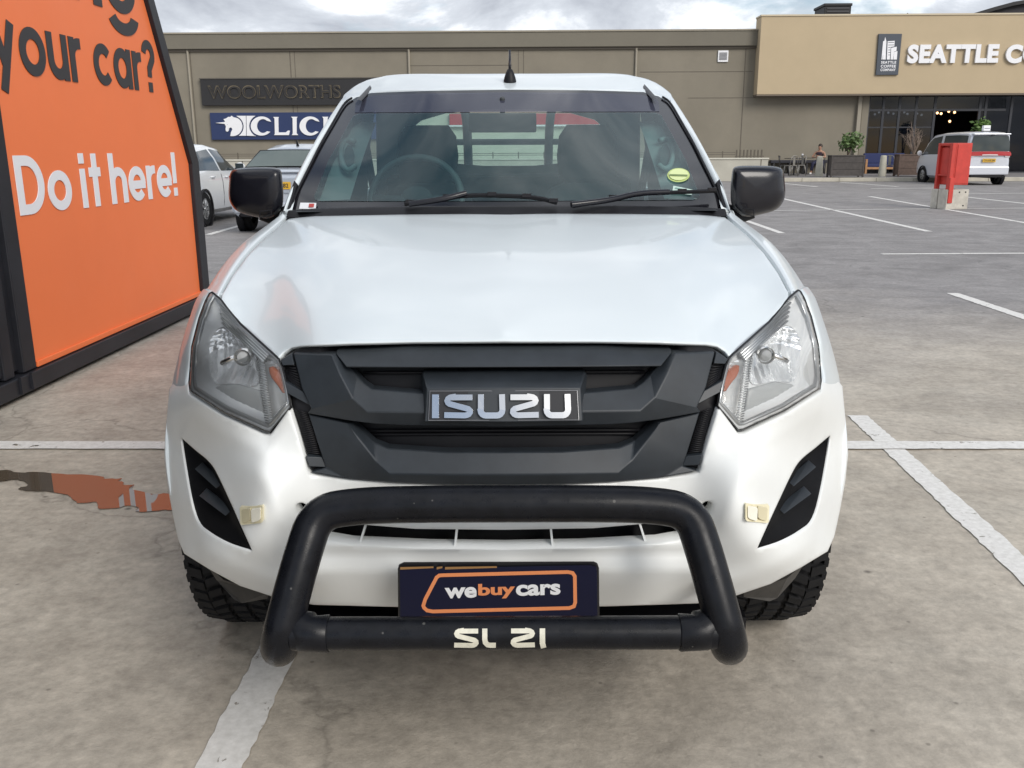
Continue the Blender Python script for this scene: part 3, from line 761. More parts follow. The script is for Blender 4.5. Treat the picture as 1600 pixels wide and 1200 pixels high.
# wipers
for pts, arm in ((((-158, 329), (-110, 322), (-60, 315.5), (0, 316.5), (50, 320), (78, 328)), ((-150, 333), (-98, 326), (-62, 316.5))), (((104, 333), (150, 325), (190, 315), (240, 312.5), (290, 311), (324, 309.5)), ((100, 335), (160, 328), (200, 317), (250, 315)))):
    L = [windf(np.array([u], float), np.array([v+1], float), -.022)[0] for u, v in pts]; A = [windf(np.array([u], float), np.array([v+3.5], float), -.034)[0] for u, v in arm]
    wp = MB().tube(smoothpath(L, 2), .0075, 6).build('wiper', BLACK, truck, smooth=True, auto=50, off=OFF)
    MB().tube(smoothpath(A, 2), .010, 8).build('wiper_arm', GLOSSB, wp, smooth=True, auto=50, off=OFF)
    for t in (.12, .3, .5, .7, .88):
        i = int(t*len(smoothpath(L, 2))); p = smoothpath(L, 2)[i]; MB().box(p+np.array([0, -.004, .006]), (.03, .014, .012)).build('wiper_clip', GLOSSB, wp, off=OFF)

# ---- A pillars, roof, cab sides
APIL = [(345, 314, .80), (335.5, 290, .795), (303, 230, .775), (278, 187.5, .765), (248, 145, .745), (228, 130, .71), (198, 121, .63)]
WEI = [(342, 335), (330, 302), (311, 262), (292, 225), (273, 192), (255, 161)]
API3 = [pX(u, v, x) for u, v, x in APIL]
inner = [windf(np.array([u], float), np.array([v], float))[0] for u, v in WEI]
outer = [pX(350, 333, .79), pX(341.5, 302, .7985), pX(322.5, 262, .787), pX(304.5, 228, .776), pX(283.5, 192, .767), pX(260, 158, .753)]
m_v = []; nP = 7
inn_s = smoothpath(inner, 3); out_s = smoothpath(outer, 3)
for a, b in zip(inn_s, out_s):
    for j in range(nP):
        t = j/(nP-1); p = a*(1-t)+b*t+np.array([0, -.010, .014])*math.sin(math.pi*min(t*1.0, 1))*1.0; m_v.append(p)
for p in out_s: pass
nr = len(inn_s)
fs = [(i*nP+j, i*nP+j+1, (i+1)*nP+j+1, (i+1)*nP+j) for i in range(nr-1) for j in range(nP-1)]
for s in (1, -1):
    o = mesh('a_pillar', [p*np.array([s, 1, 1]) for p in m_v], fs, WHITE, truck, True, OFF, orient=(0, -1, .4))
# roof in plan
roofp = [(0, 3.92), (.34, 3.955), (.62, 4.03), (.68, 4.075), (.735, 4.14), (.748, 4.47), (.75, 5.1), (.745, 5.2), (0, 5.22)]
wt = [windf(np.array([u], float), np.array([v], float))[0] for u, v in ((0, 139.5), (128, 141), (213, 144), (236, 150.5), (255, 161))]
rp = [(p[0], p[1], p[2]) for p in wt]+[(0, 4.65, 1.736), (.3, 4.62, 1.733), (.55, 4.6, 1.731), (.64, 4.62, 1.722), (.71, 4.64, 1.698), (.749, 4.52, 1.655), (0, 5.2, 1.722), (.5, 5.2, 1.712), (.72, 5.2, 1.68), (.75, 5.1, 1.655), (0, 4.2, 1.700), (.5, 4.25, 1.688), (.70, 4.35, 1.667), tuple(outer[-1])]
roofz = tps([(a, b) for a, b, c in rp], [c for a, b, c in rp], sc=1.0)
def rooff(a, b):
    z = roofz(a, b); g = gauss(np.abs(a)-(.595+.0*b), .012); return np.stack([a, b, z-.006*g], -1)
Wt = [(p[0], p[1]) for p in wt]
roof = surf('roof', mir(Wt+[(float(outer[-1][0])-.001, float(outer[-1][1])), (.749, 4.52), (.75, 5.1), (.74, 5.2), (0, 5.22)]), rooff, WHITE, truck, h=.035, e=.004, back=.02, bdir=(0, 0, -1), orient=(0, 0, 1), off=OFF, lip=.001)
for s in (1, -1):
    L = [rooff(np.array([x]), np.array([y]))[0]*np.array([s, 1, 1])+np.array([0, 0, .002]) for x, y in ((.632, 4.035), (.612, 4.2), (.60, 4.45), (.595, 4.8), (.595, 5.18))]
    m = MB(); LL = smoothpath(L, 2)
    V = []
    for p in LL: V += [p+np.array([-.013, 0, -.002]), p+np.array([-.006, 0, .004]), p+np.array([.006, 0, .004]), p+np.array([.013, 0, -.002])]
    m.add(V, [(4*i+j, 4*i+j+1, 4*i+j+5, 4*i+j+4) for i in range(len(LL)-1) for j in range(3)])
    m.build('roof_moulding', mat('moulding_grey', (.022, .022, .026), .4), roof, smooth=True, off=OFF)
# antenna
ab = np.array([.012, 4.06, float(roofz(np.array(0.012), np.array(4.06)))])
an = MB().lathe([(.027, -.006), (.027, .005), (.024, .018), (.018, .035), (.011, .050), (.0, .054)], 'Z', ab, 18).build('antenna', BLACK, truck, smooth=True, auto=50, off=OFF)
MB().tube([ab+[0, 0, .045], ab+[0, .02, .085], ab+[.0, .04, .132]], [.0065, .0055, .004], 8).build('antenna_mast', GLOSSB, an, smooth=True, off=OFF)
# body sides: x as a function of (y, z)
S3D = [pX(u, v, x) for u, v, x in SILH]
sp_ = [(p[1], p[2], p[0]) for p in S3D]+[(3.4, 1.0, .905), (3.4, .7, .915), (3.4, .45, .88), (4.4, 1.15, .85), (4.4, 1.0, .90), (4.4, .7, .915), (4.4, .45, .88), (5.3, 1.15, .85), (5.3, .95, .905), (5.3, .6, .91), (7.0, 1.1, .87), (7.0, .9, .895), (7.0, .5, .88), (2.68, .85, .935), (3.05, .6, .935), (3.1, .9, .918), (5.85, .9, .93), (5.85, 1.1, .88), (3.4, 1.15, .845)]
sidex = tps([(a, b) for a, b, c in sp_], [c for a, b, c in sp_], sym=False, lam=1e-4, sc=1.0)
def sidef(y, z): return np.stack([sidex(y, z)-.006*np.clip((3.3-y)*5, 0, 1), y, z], -1)
def arch(cy, r, a0=180, a1=0, n=14): return [(cy+r*math.cos(R(a0+(a1-a0)*i/n)), .38+r*math.sin(R(a0+(a1-a0)*i/n))) for i in range(n+1)]
front = [(p[1]+.008, p[2]-.002) for p in S3D]
SIDE = dict(mirror=True, off=OFF, orient=(1, 0, 0), bdir=(-1, 0, 0), e=.003, back=.03, h=.06, lip=.001)
surf('front_wing_side', front[::-1]+[(3.37, 1.175), (3.40, .8), (3.34, .42), (3.12, .40)]+arch(AX, .45, 2, 172, 14), sidef, WHITE, truck, **{**SIDE, 'e': .0005})
dA = [(3.40, 1.17), (4.36, 1.18), (4.36, .42), (3.36, .42), (3.42, .8)]
doorf = surf('front_door', dA, sidef, WHITE, truck, **SIDE)
doorr = surf('rear_door', [(4.375, 1.18), (5.24, 1.19), (5.24, .75), (5.12, .42), (4.375, .42)], sidef, WHITE, truck, **SIDE)
RA = 5.755
surf('bed_side', [(5.27, 1.17), (7.0, 1.13), (7.03, .55), (6.9, .48), (6.25, .47)]+arch(RA, .45, 12, 168, 14)+[(5.26, .45)], sidef, WHITE, truck, **SIDE)
for d_ in doorf: pass
for s, df, dr in ((1, doorf[0], doorr[0]), (-1, doorf[1], doorr[1])):
    for y0, d_ in ((4.12, df), (5.0, dr)):
        x = float(sidex(np.array(y0), np.array(1.03)))
        MB().tube([(s*(x+.0), y0-.09, 1.03), (s*(x+.035), y0-.06, 1.03), (s*(x+.035), y0+.06, 1.03), (s*x, y0+.09, 1.03)], .012, 8).build('door_handle', WHITE, d_, smooth=True, off=OFF)
# upper cab
up_ = [(p[1], p[2], p[0]) for p in outer]+[(4.52, 1.655, .749), (5.1, 1.655, .75), (4.3, 1.19, .84), (5.2, 1.19, .84), (4.3, 1.4, .80), (5.2, 1.4, .80), (3.5, 1.19, .838)]
upx = tps([(a, b) for a, b, c in up_], [c for a, b, c in up_], sym=False, lam=1e-4, sc=1.0)
def upf(y, z, o=0.): return np.stack([upx(y, z)+o, y, z], -1)
uo = [(p[1]+.003, p[2]) for p in outer]+[(4.52, 1.655), (5.1, 1.66), (5.2, 1.655), (5.26, 1.20), (4.4, 1.185), (3.36, 1.178)]
W1 = [(3.60, 1.215), (4.33, 1.215), (4.33, 1.575), (4.12, 1.545), (3.86, 1.415)]
W2 = [(4.43, 1.215), (5.08, 1.22), (5.03, 1.58), (4.43, 1.58)]
SGL = glass('side_glass', (.33, .40, .38), 1.1, .01, 1.5)
cs = surf('cab_side', uo, upf, WHITE, truck, holes=[W1, W2], **{**SIDE, 'e': .002})
for s, c_ in zip((1, -1), cs):
    for wv in (W1, W2):
        o_w = surf('side_window', wv, lambda y, z: upf(y, z, -.008)*np.array([s, 1, 1]), SGL, c_, h=.1, skirt=False, orient=(s, 0, 0), off=OFF)
# back wall of the cab and its window
bw = [(-.74, 1.15), (.74, 1.15), (.72, 1.62), (.66, 1.70), (-.66, 1.70), (-.72, 1.62)]
bh = chaikin([(-.56, 1.30), (.56, 1.30), (.54, 1.60), (-.54, 1.60)], 2)
def bwf(a, b): return np.stack([a, 5.22+(1.4-b)*.12, b], -1)
bwall = surf('cab_back_panel', bw, bwf, WHITE, truck, holes=[bh], h=.08, e=.003, back=-.02, off=OFF)
BGL = glass('rear_glass', (.86, .92, .88), 1.0, .01, 1.5)
surf('rear_window', bh, bwf, BGL, bwall, h=.12, skirt=False, off=OFF)
MB().b2((-.58, 1.98, .26), (.58, 3.05, .30)).build('underside_light_blocker', BLACK, truck, off=OFF)  # plate added under the nose to block light and deepen the shade there
MB().b2((-.62, 2.98, .25), (.62, 3.02, .44)).build('light_blocker_panel', BLACK, truck, off=OFF)  # upright panel added to close the same gap against light
MB().b2((-.74, 5.20, .5), (.74, 5.26, 1.15)).build('cab_lower_wall', WHITE, truck, off=OFF)
# load bed, tailgate, floor pan
m = MB(); m.b2((-.86, 5.28, .66), (.86, 7.0, .70)); m.b2((-.86, 5.28, .70), (.86, 5.31, 1.14)); m.b2((.80, 5.31, .70), (.86, 6.97, 1.13)); m.b2((-.86, 5.31, .70), (-.80, 6.97, 1.13))
m.build('load_bed', WHITE, truck, bevel=.005, off=OFF)
MB().b2((-.79, 6.95, .70), (.79, 7.0, 1.14)).build('tailgate', WHITE, truck, bevel=.012, off=OFF)
MB().b2((-.85, 6.98, .50), (.85, 7.12, .62)).build('rear_bumper', BLACK, truck, bevel=.02, off=OFF)
m = MB(); m.b2((-.80, 3.0, .40), (.80, 5.2, .46)); m.b2((-.46, 2.0, .33), (-.36, 6.9, .47)); m.b2((.36, 2.0, .33), (.46, 6.9, .47)); m.b2((-.6, AX-.06, .30), (.6, AX+.06, .40)); m.b2((-.6, RA-.06, .30), (.6, RA+.06, .40))
m.b2((-.62, 3.02, .45), (.62, 3.06, 1.10))
m.build('chassis', BLACK, truck, off=OFF)
# unseen block in the engine bay so that no light shows through the nose
m = MB(); m.b2((-.42, 1.90, .50), (.42, 3.0, .93)); m.build('nose_light_blocker', DARK, truck, off=OFF)
# wheel liners
for s in (1, -1):
    for c in (AX, RA):
        n = 12; m = MB()
        for i in range(n):
            a0, a1 = R(190-200*i/n), R(190-200*(i+1)/n)
            V = []
            for r in (.435, .45):
                for a in (a0, a1):
                    for x in (.60, .86 if c > 4 else .76): V.append((s*x, c+r*math.cos(a), .38+r*math.sin(a)))
            m.add(V, [(0, 1, 3, 2), (4, 6, 7, 5), (0, 4, 5, 1), (2, 3, 7, 6)])
        m.b2((s*.60, c-.44, .42), (s*.58, c+.44, .84)); m.build('wheel_liner', BLACK, truck, off=OFF)
for s in (1, -1):   # under-bumper flaps ahead of the front tyres
    q = [(468, 880, 1.99), (440, 905, 1.93), (372, 925, 1.90), (372, 934, 1.93), (412, 941, 1.96), (424, 936, 1.97), (452, 905, 2.02)]
    P = [pD(u, v, D)*np.array([s, 1, 1]) for u, v, D in q]; n = len(P); V = P+[p+np.array([0, .02, 0]) for p in P]
    MB().add(V, [tuple(range(n)), tuple(range(2*n-1, n-1, -1))]+[(i, (i+1) % n, n+(i+1) % n, n+i) for i in range(n)]).build('air_flap', mat('flap_plastic', (.045, .042, .038), .7, var=.25, vscale=30), truck, off=OFF)

# ---- wheels
def make_wheel(parent, x, y, s):
    wroot = bpy.data.objects.new('wheel', None); COL.objects.link(wroot); wroot.parent = parent; wroot.location = (x, y-AX, .378)
    Rr, Wd = .378, .245
    h = Wd/2
    prof = [(.225, -h+.02), (.25, -h+.004), (.30, -h-.004), (.335, -h+.0), (.355, -h+.012), (Rr-.012, -h+.03), (Rr-.010, 0), (Rr-.012, h-.03), (.355, h-.012), (.335, h), (.30, h+.004), (.25, h-.004), (.225, h-.02)]
    m = MB().lathe(prof, 'X', n=56)
    nb = 52
    for row, (xc, wdt, ln, skew, ph) in enumerate(((-.098, .040, .030, .25, 0), (-.052, .038, .026, -.5, .5), (0, .036, .028, .0, .2), (.052, .038, .026, .5, .5), (.098, .040, .030, -.25, 0))):
        for i in range(nb):
            a = 2*math.pi*(i+ph)/nb; rr = Rr-.006-(.005 if abs(xc) > .09 else 0)
            c = (xc, rr*math.cos(a), rr*math.sin(a))
            M3 = Matrix.Rotation(a, 3, 'X') @ Matrix.Rotation(skew*s, 3, 'Y')
            M3 = Matrix.Rotation(a, 3, 'X')
            V = []
            for dx in (-1, 1):
                for dr in (-1, 1):
                    for dt in (-1, 1):
                        tilt = (.012 if abs(xc) > .09 and dr > 0 and dx*xc > 0 else 0)
                        V.append(Vector(c)+M3 @ Vector((dx*wdt/2, dr*.007-tilt*.5, dt*ln/2+dx*skew*.018)))
            m.add(V, [(0, 1, 3, 2), (4, 6, 7, 5), (0, 4, 5, 1), (2, 3, 7, 6), (0, 2, 6, 4), (1, 5, 7, 3)])
    # shoulder lugs on both sides
    for sd in (-1, 1):
        for i in range(0, nb, 1):
            a = 2*math.pi*(i+.5)/nb
            c = Vector((sd*(h-.006), 0, 0))+Matrix.Rotation(a, 3, 'X') @ Vector((0, .350, 0))
            V = [c+Matrix.Rotation(a, 3, 'X') @ Vector((dx*.006, dr*.018, dt*.013)) for dx in (-1, 1) for dr in (-1, 1) for dt in (-1, 1)]
            m.add(V, [(0, 1, 3, 2), (4, 6, 7, 5), (0, 4, 5, 1), (2, 3, 7, 6), (0, 2, 6, 4), (1, 5, 7, 3)])
    m.build('tyre', RUBBER, wroot, smooth=True, auto=35)
    m = MB().lathe([(.228, -h+.03), (.228, h-.03), (.20, h-.05), (.19, .02)], 'X', n=40)
    m.lathe([(.19, s*.03), (.12, s*.055), (.05, s*.06), (0, s*.06)], 'X', n=40)
    for k in range(6):
        a = 2*math.pi*k/6
        m.box(Matrix.Rotation(a, 3, 'X') @ Vector((s*.07, .13, 0)), (.03, .15, .045), rx=a)
    m.build('rim', SATIN, wroot, smooth=True, auto=35)
    return wroot
for y in (AX, RA):
    for s in (1, -1):
        wh = make_wheel(truck, s*.742, y-(.055 if y == AX else 0), s)
        wh.scale = (1, 1.02, 1.02); wh.location.z = .386

# ---- door mirrors
MO = [(-433, 268), (-425, 262), (-404, 260), (-360, 260), (-353, 264), (-351, 276), (-349, 300), (-350, 322), (-358, 333), (-372, 342), (-390, 338), (-420, 331), (-432, 318), (-435.5, 303), (-434, 284)]
MOs = resample(chaikin(MO, 2), 4)
for s in (1, -1):
    m = MB(); V = []; n = len(MOs)
    rings = [(.0, -.036), (.45, -.035), (.72, -.030), (.86, -.021), (.945, -.006), (.985, .012), (1.0, .035), (1.0, .10), (.97, .125)]
    cc = np.mean(MOs, 0)
    for k, o in rings:
        for p in scaled(MOs, max(k, .001)):
            # outer edge swept back, top rolled
            sw = .04*((-(p[0])-352)/84)
            V.append(pD(-p[0], p[1], 3.40+o+sw)*np.array([s, 1, 1]))
    fs = [(i*n+j, i*n+(j+1) % n, (i+1)*n+(j+1) % n, (i+1)*n+j) for i in range(len(rings)-1) for j in range(n)]
    k = (len(rings)-1)*n
    m.add(V, fs+[tuple(k+j for j in range(n))])
    mr = m.build('side_mirror', GLOSSB, truck, smooth=True, auto=60, off=OFF)
    if s > 0: pass
    gl_ = [pD(-p[0], p[1], 3.40+.1265+.04*((-(p[0])-352)/84))*np.array([s, 1, 1]) for p in scaled(MOs, .86)]
    mesh('mirror_glass', gl_, [tuple(range(n))], CHROME, mr, False, OFF)
    A = [pD(u, v, D)*np.array([s, 1, 1]) for u, v, D in ((385, 334, 3.46), (372, 338, 3.47), (356, 333, 3.48), (338, 327, 3.50))]
    MB().tube(A, [.02, .024, .022, .022], 10).build('mirror_arm', BLACK, mr, smooth=True, auto=60, off=OFF)
    P = [pD(u, v, 3.343)*np.array([s, 1, 1]) for u, v in ((368, 327), (386, 329), (386, 339), (368, 334))]
    MB().tube(P+[P[0]], .003, 5).build('mirror_seam', BLACK, mr, off=OFF)

# ---- cabin
m = MB(); m.b2((-.74, 3.22, .85), (.74, 3.72, 1.10)); m.build('dashboard', INTER, truck, bevel=.05, off=OFF)
m = MB(); m.b2((-.74, 3.2, .44), (.74, 5.18, .50)); m.b2((-.10, 3.7, .5), (.10, 4.5, .80)); m.build('cabin_floor', INTER, truck, bevel=.02, off=OFF)
mesh('dash_top', [pD(u, v, D) for u, v, D in ((-330, 330, 3.18), (330, 330, 3.18), (300, 318, 3.75), (-300, 318, 3.75))], [(0, 1, 2, 3)], INTER, truck, False, OFF)
def seat(x, name, y=4.30, wd=.50, top=1.50):
    st = bpy.data.objects.new(name, None); COL.objects.link(st); st.parent = truck; st.location = (x, y-AX, .5)
    def sh(nm, rows, bev=.0):
        # rows: (z, y, halfwidth, thickness)
        V = []; n = 16
        for z, yy, hw, th in rows:
            for j in range(n):
                q = 2*math.pi*j/n; cx_ = math.copysign(abs(math.cos(q))**.5, math.cos(q)); sx_ = math.copysign(abs(math.sin(q))**.6, math.sin(q))
                V.append((hw*cx_, yy+th*sx_, z))
        fs = [(i*n+j, i*n+(j+1) % n, (i+1)*n+(j+1) % n, (i+1)*n+j) for i in range(len(rows)-1) for j in range(n)]
        fs += [tuple(range(n))[::-1], tuple((len(rows)-1)*n+j for j in range(n))]
        return MB().add(V, fs).build(nm, INTER, st, smooth=True, auto=70)
    sh('backrest', [(.10, -.10, wd*.46, .08), (.25, -.08, wd*.5, .09), (.45, -.02, wd*.5, .09), (.62, .04, wd*.46, .08), (.71, .07, wd*.36, .07), (.74, .08, wd*.22, .05)])
    sh('headrest', [(.735, .07, wd*.20, .035), (.76, .07, wd*.27, .06), (.86, .085, wd*.29, .065), (.95, .10, wd*.27, .055), (top-.5, .11, wd*.2, .035)])
    MB().b2((-wd/2, -.62, .0), (wd/2, -.06, .16)).build('cushion', INTER, st, bevel=.05)
seat(-.375, 'driver_seat'); seat(.375, 'passenger_seat')
m = MB(); m.b2((-.66, 4.95, .55), (.66, 5.12, 1.26)); m.b2((-.66, 4.55, .5), (.66, 4.95, .85)); rs = m.build('rear_bench', INTER, truck, bevel=.05, off=OFF)
# steering wheel
sw = Matrix.Translation(pD(-142, 310, 3.78)) @ Matrix.Rotation(R(62), 4, 'X')
ring = [sw @ Vector((.185*math.cos(2*math.pi*i/40), .185*math.sin(2*math.pi*i/40), 0)) for i in range(41)]
stw = MB().tube(ring, .014, 8, False).build('steering_wheel', mat('wheel_grip', (.14, .16, .165), .45), truck, smooth=True, off=OFF)
m = MB()
for a in (180, 0, 270): m.tube([sw @ Vector((0, 0, -.02)), sw @ Vector((.18*math.cos(R(a)), .18*math.sin(R(a)), 0))], .018, 6)
m.sphere(sw @ Vector((0, 0, -.02)), (.07, .03, .06)); m.build('steering_hub', INTER, stw, smooth=True, off=OFF)
# interior mirror
c = pD(-7, 192, 3.85)
m = MB().box(c, (.275, .035, .075)); m.tube([c+np.array([0, .0, .03]), c+np.array([0, -.03, .10])], .012, 6)
m.build('interior_mirror', mat('mirror_case', (.05, .055, .06), .5), truck, bevel=.015, off=OFF)
# light pillar trims and grab handles
for s in (1, -1):
    q = [(300, 306), (279, 250), (246, 190), (232, 181), (214, 181), (228, 215), (244, 262), (258, 306)]
    P = [windf(np.array([u], float), np.array([v], float), .0)[0] for u, v in q]; P = [(p+np.array([0, .07 if i < 4 else .17, -.02]))*np.array([s, 1, 1]) for i, p in enumerate(P)]
    mesh('pillar_lining', P, [(0, 1, 6, 7), (1, 2, 5, 6), (2, 3, 4, 5)], INTLT, truck, False, OFF)
    L = [windf(np.array([u], float), np.array([v], float), .03)[0]*np.array([s, 1, 1]) for u, v in ((241, 206), (254, 202), (262, 212), (263, 228), (258, 246), (249, 251), (240, 244))]
    gh = MB().tube(smoothpath(L, 2), .011, 8).build('grab_handle', INTLT, truck, smooth=True, off=OFF)
    L2 = [windf(np.array([u], float), np.array([v], float), .036)[0]*np.array([s, 1, 1]) for u, v in ((245, 210), (255, 207), (259, 228), (252, 246), (243, 240), (241, 225))]
    mesh('grab_recess', L2, [tuple(range(6))], mat('recess_grey', (.11, .13, .13), .8), gh, False, OFF)
    # door linings seen through the glass
    MB().b2((s*.80, 3.5, .6), (s*.815, 5.1, 1.17)).build('door_lining', mat('door_lining', (.16, .185, .185), .8), truck, off=OFF)
    MB().tube([(s*.72, 4.42, 1.15), (s*.70, 4.44, 1.4), (s*.66, 4.47, 1.64)], .05, 8).build('door_pillar', mat('door_lining', (.16, .185, .185), .8), truck, smooth=True, off=OFF)
    MB().tube([(s*.68, 4.40, 1.53), (s*.62, 4.35, 1.15)], .018, 6).build('seat_belt', mat('belt', (.10, .11, .115), .8), truck, off=OFF)
# headliner
surf('headliner', [(-.66, 4.02), (.66, 4.02), (.68, 5.15), (-.68, 5.15)], lambda a, b: np.stack([a, b, roofz(a, b)-.05], -1), INTLT, truck, h=.2, skirt=False, orient=(0, 0, -1), off=OFF)
# sports bar in the load bed, seen through the back window
m = MB()
for s in (1, -1):
    m.tube(smoothpath([(s*.70, 5.42, 1.14), (s*.66, 5.42, 1.5), (s*.60, 5.42, 1.66), (s*.5, 5.42, 1.69), (0, 5.42, 1.69)], 2), .034, 10)
    m.tube(smoothpath([(s*.23, 5.42, 1.14), (s*.235, 5.42, 1.56), (s*.26, 5.42, 1.63), (s*.34, 5.42, 1.66), (s*.5, 5.42, 1.66)], 2), .026, 10)
m.tube([(-.66, 5.42, 1.43), (.66, 5.42, 1.43)], .018, 8)
m.build('sports_bar', mat('sports_bar_grey', (.06, .065, .07), .4), truck, smooth=True, auto=60, off=OFF)
# windscreen stickers
def stick(name, q, mt, o=-.003, parent=None):
    P = [windf(np.array([u], float), np.array([v], float), o)[0] for u, v in q]; return mesh(name, P, [tuple(range(len(q)))], mt, parent or truck, False, OFF, orient=(0, -1, 0))
st = stick('corner_sticker', [(-322, 317.5), (-297, 318), (-298, 327.5), (-324, 327)], LETWH, -.004)
stick('sticker_mark', [(-308, 320), (-300, 320), (-301, 325.5), (-309, 325.5)], mat('sticker_red', (.45, .05, .04), .5), -.006, st)
ell = lambda cx_, cy_, a, b, n=24: [(cx_+a*math.cos(2*math.pi*i/n), cy_+b*math.sin(2*math.pi*i/n)) for i in range(n)]
st = stick('oval_sticker', ell(268, 276, 17.5, 11), mat('sticker_lime', (.46, .56, .20), .5), -.003)
stick('sticker_centre', ell(268, 276, 15, 9), mat('sticker_lime2', (.60, .68, .34), .5), -.005, st)
stick('sticker_band', [(254, 276), (282, 277), (281.5, 279.5), (254, 278.5)], mat('sticker_ink', (.16, .22, .08), .5), -.0065, st)
st = stick('licence_disc', [(260, 292.5), (291, 299), (288.5, 307), (258, 304)], mat('sticker_mint', (.48, .62, .56), .5), -.003)
stick('sticker_band', [(263, 296), (286, 300.5), (285.5, 302), (262.5, 297.5)], mat('sticker_ink2', (.2, .35, .3), .5), -.005, st)

# ================================================================== GROUND
def floor_material():
    m = bpy.data.materials.new('concrete_lot'); m.use_nodes = True; t = m.node_tree; b = t.nodes['Principled BSDF']
    g = N(t, 'ShaderNodeNewGeometry'); P = g.outputs['Position']
    mp = N(t, 'ShaderNodeMapping'); mp.inputs['Scale'].default_value = (.8, 1.2, 1); t.links.new(P, mp.inputs[0])
    big = noise(t, P, .28, 5, .6, .4); mid = noise(t, mp.outputs[0], 2.0, 8, .68, .6); fine = noise(t, P, 24, 6, .7); sm = noise(t, P, 7, 7, .7, .3)
    sx = N(t, 'ShaderNodeSeparateXYZ'); t.links.new(P, sx.inputs[0])
    # near slab is a tan concrete, the farther lot a greyer worn one
    far = M(t, 'ADD', M(t, 'MULTIPLY', M(t, 'SUBTRACT', sx.outputs[1], 4.0), .20), M(t, 'MULTIPLY', M(t, 'SUBTRACT', big, .5), 1.6), True)
    near_c = ramp(t, mid, [(.28, (.375, .334, .280)), (.5, (.445, .399, .336)), (.72, (.51, .464, .395))])
    far_c = ramp(t, mid, [(.28, (.200, .190, .186)), (.5, (.255, .243, .239)), (.72, (.32, .306, .30))])
    mx = N(t, 'ShaderNodeMixRGB'); t.links.new(far, mx.inputs[0]); t.links.new(near_c, mx.inputs[1]); t.links.new(far_c, mx.inputs[2])
    def mul(col, fac_node, lo, hi, a, b_):
        r = ramp(t, fac_node, [(a, (lo,)*3), (b_, (hi,)*3)])
        q = N(t, 'ShaderNodeMixRGB', blend_type='MULTIPLY'); q.inputs[0].default_value = 1; t.links.new(col, q.inputs[1]); t.links.new(r, q.inputs[2]); return q.outputs[0]
    c = mul(mx.outputs[0], fine, .80, 1.16, .32, .68)
    c = mul(c, sm, .86, 1.10, .33, .66)
    # scattered dark specks and oil spots
    vo = N(t, 'ShaderNodeTexVoronoi'); vo.inputs['Scale'].default_value = 2.2; t.links.new(P, vo.inputs['Vector'])
    c = mul(c, vo.outputs['Distance'], .35, 1.0, .015, .04)
    vo2 = N(t, 'ShaderNodeTexVoronoi'); vo2.inputs['Scale'].default_value = 9; t.links.new(P, vo2.inputs['Vector'])
    c = mul(c, vo2.outputs['Distance'], .62, 1.0, .03, .075)
    st = noise(t, P, .75, 6, .7, 1.2); c = mul(c, st, .84, 1.05, .30, .55)
    vc = N(t, 'ShaderNodeTexVoronoi', feature='DISTANCE_TO_EDGE'); vc.inputs['Scale'].default_value = .33
    wv = N(t, 'ShaderNodeVectorMath', operation='ADD'); nv = N(t, 'ShaderNodeTexNoise'); nv.inputs['Scale'].default_value = 1.6; nv.inputs['Detail'].default_value = 6
    t.links.new(P, nv.inputs['Vector']); t.links.new(P, wv.inputs[0]); t.links.new(nv.outputs[1], wv.inputs[1]); t.links.new(wv.outputs[0], vc.inputs['Vector'])
    c = mul(c, vc.outputs['Distance'], .72, 1.0, .0015, .0045)
    t.links.new(c, b.inputs['Base Color'])
    r = ramp(t, sm, [(.3, (.62,)*3), (.7, (.86,)*3)]); t.links.new(r, b.inputs['Roughness']); b.inputs['Specular IOR Level'].default_value = .3
    bp = N(t, 'ShaderNodeBump'); bp.inputs['Strength'].default_value = .35; bp.inputs['Distance'].default_value = .006
    n3 = noise(t, P, 60, 5, .65); t.links.new(n3, bp.inputs['Height']); t.links.new(bp.outputs[0], b.inputs['Normal'])
    return m
GROUND = floor_material()
m = MB(); V = []; n = 12
xs = np.linspace(-400, 400, n+1); ys = np.linspace(-60, 900, n+1)
for y in ys:
    for x in xs: V.append((x, y, 0))
m.add(V, [(i*(n+1)+j, i*(n+1)+j+1, (i+1)*(n+1)+j+1, (i+1)*(n+1)+j) for i in range(n) for j in range(n)])
tag(m.build('ground', GROUND), 'worn grey concrete parking lot', 'ground', kind='structure')

def paint_material():
    m = bpy.data.materials.new('road_paint'); m.use_nodes = True; t = m.node_tree; b = t.nodes['Principled BSDF']
    o = t.nodes['Material Output']
    g = N(t, 'ShaderNodeNewGeometry'); P = g.outputs['Position']
    n1 = noise(t, P, 9, 7, .72, .5); n2 = noise(t, P, 45, 4, .6)
    c = ramp(t, n2, [(.3, (.60, .585, .555)), (.7, (.76, .745, .72))]); t.links.new(c, b.inputs['Base Color']); b.inputs['Roughness'].default_value = .75
    wear = M(t, 'ADD', n1, M(t, 'MULTIPLY', M(t, 'SUBTRACT', n2, .5), .25))
    a = ramp(t, wear, [(.365, (0, 0, 0)), (.378, (1, 1, 1))])
    tr = N(t, 'ShaderNodeBsdfTransparent'); mx = N(t, 'ShaderNodeMixShader')
    t.links.new(a, mx.inputs[0]); t.links.new(tr.outputs[0], mx.inputs[1]); t.links.new(b.outputs[0], mx.inputs[2]); t.links.new(mx.outputs[0], o.inputs[0])
    return m
PAINT = paint_material()
mark = MB()
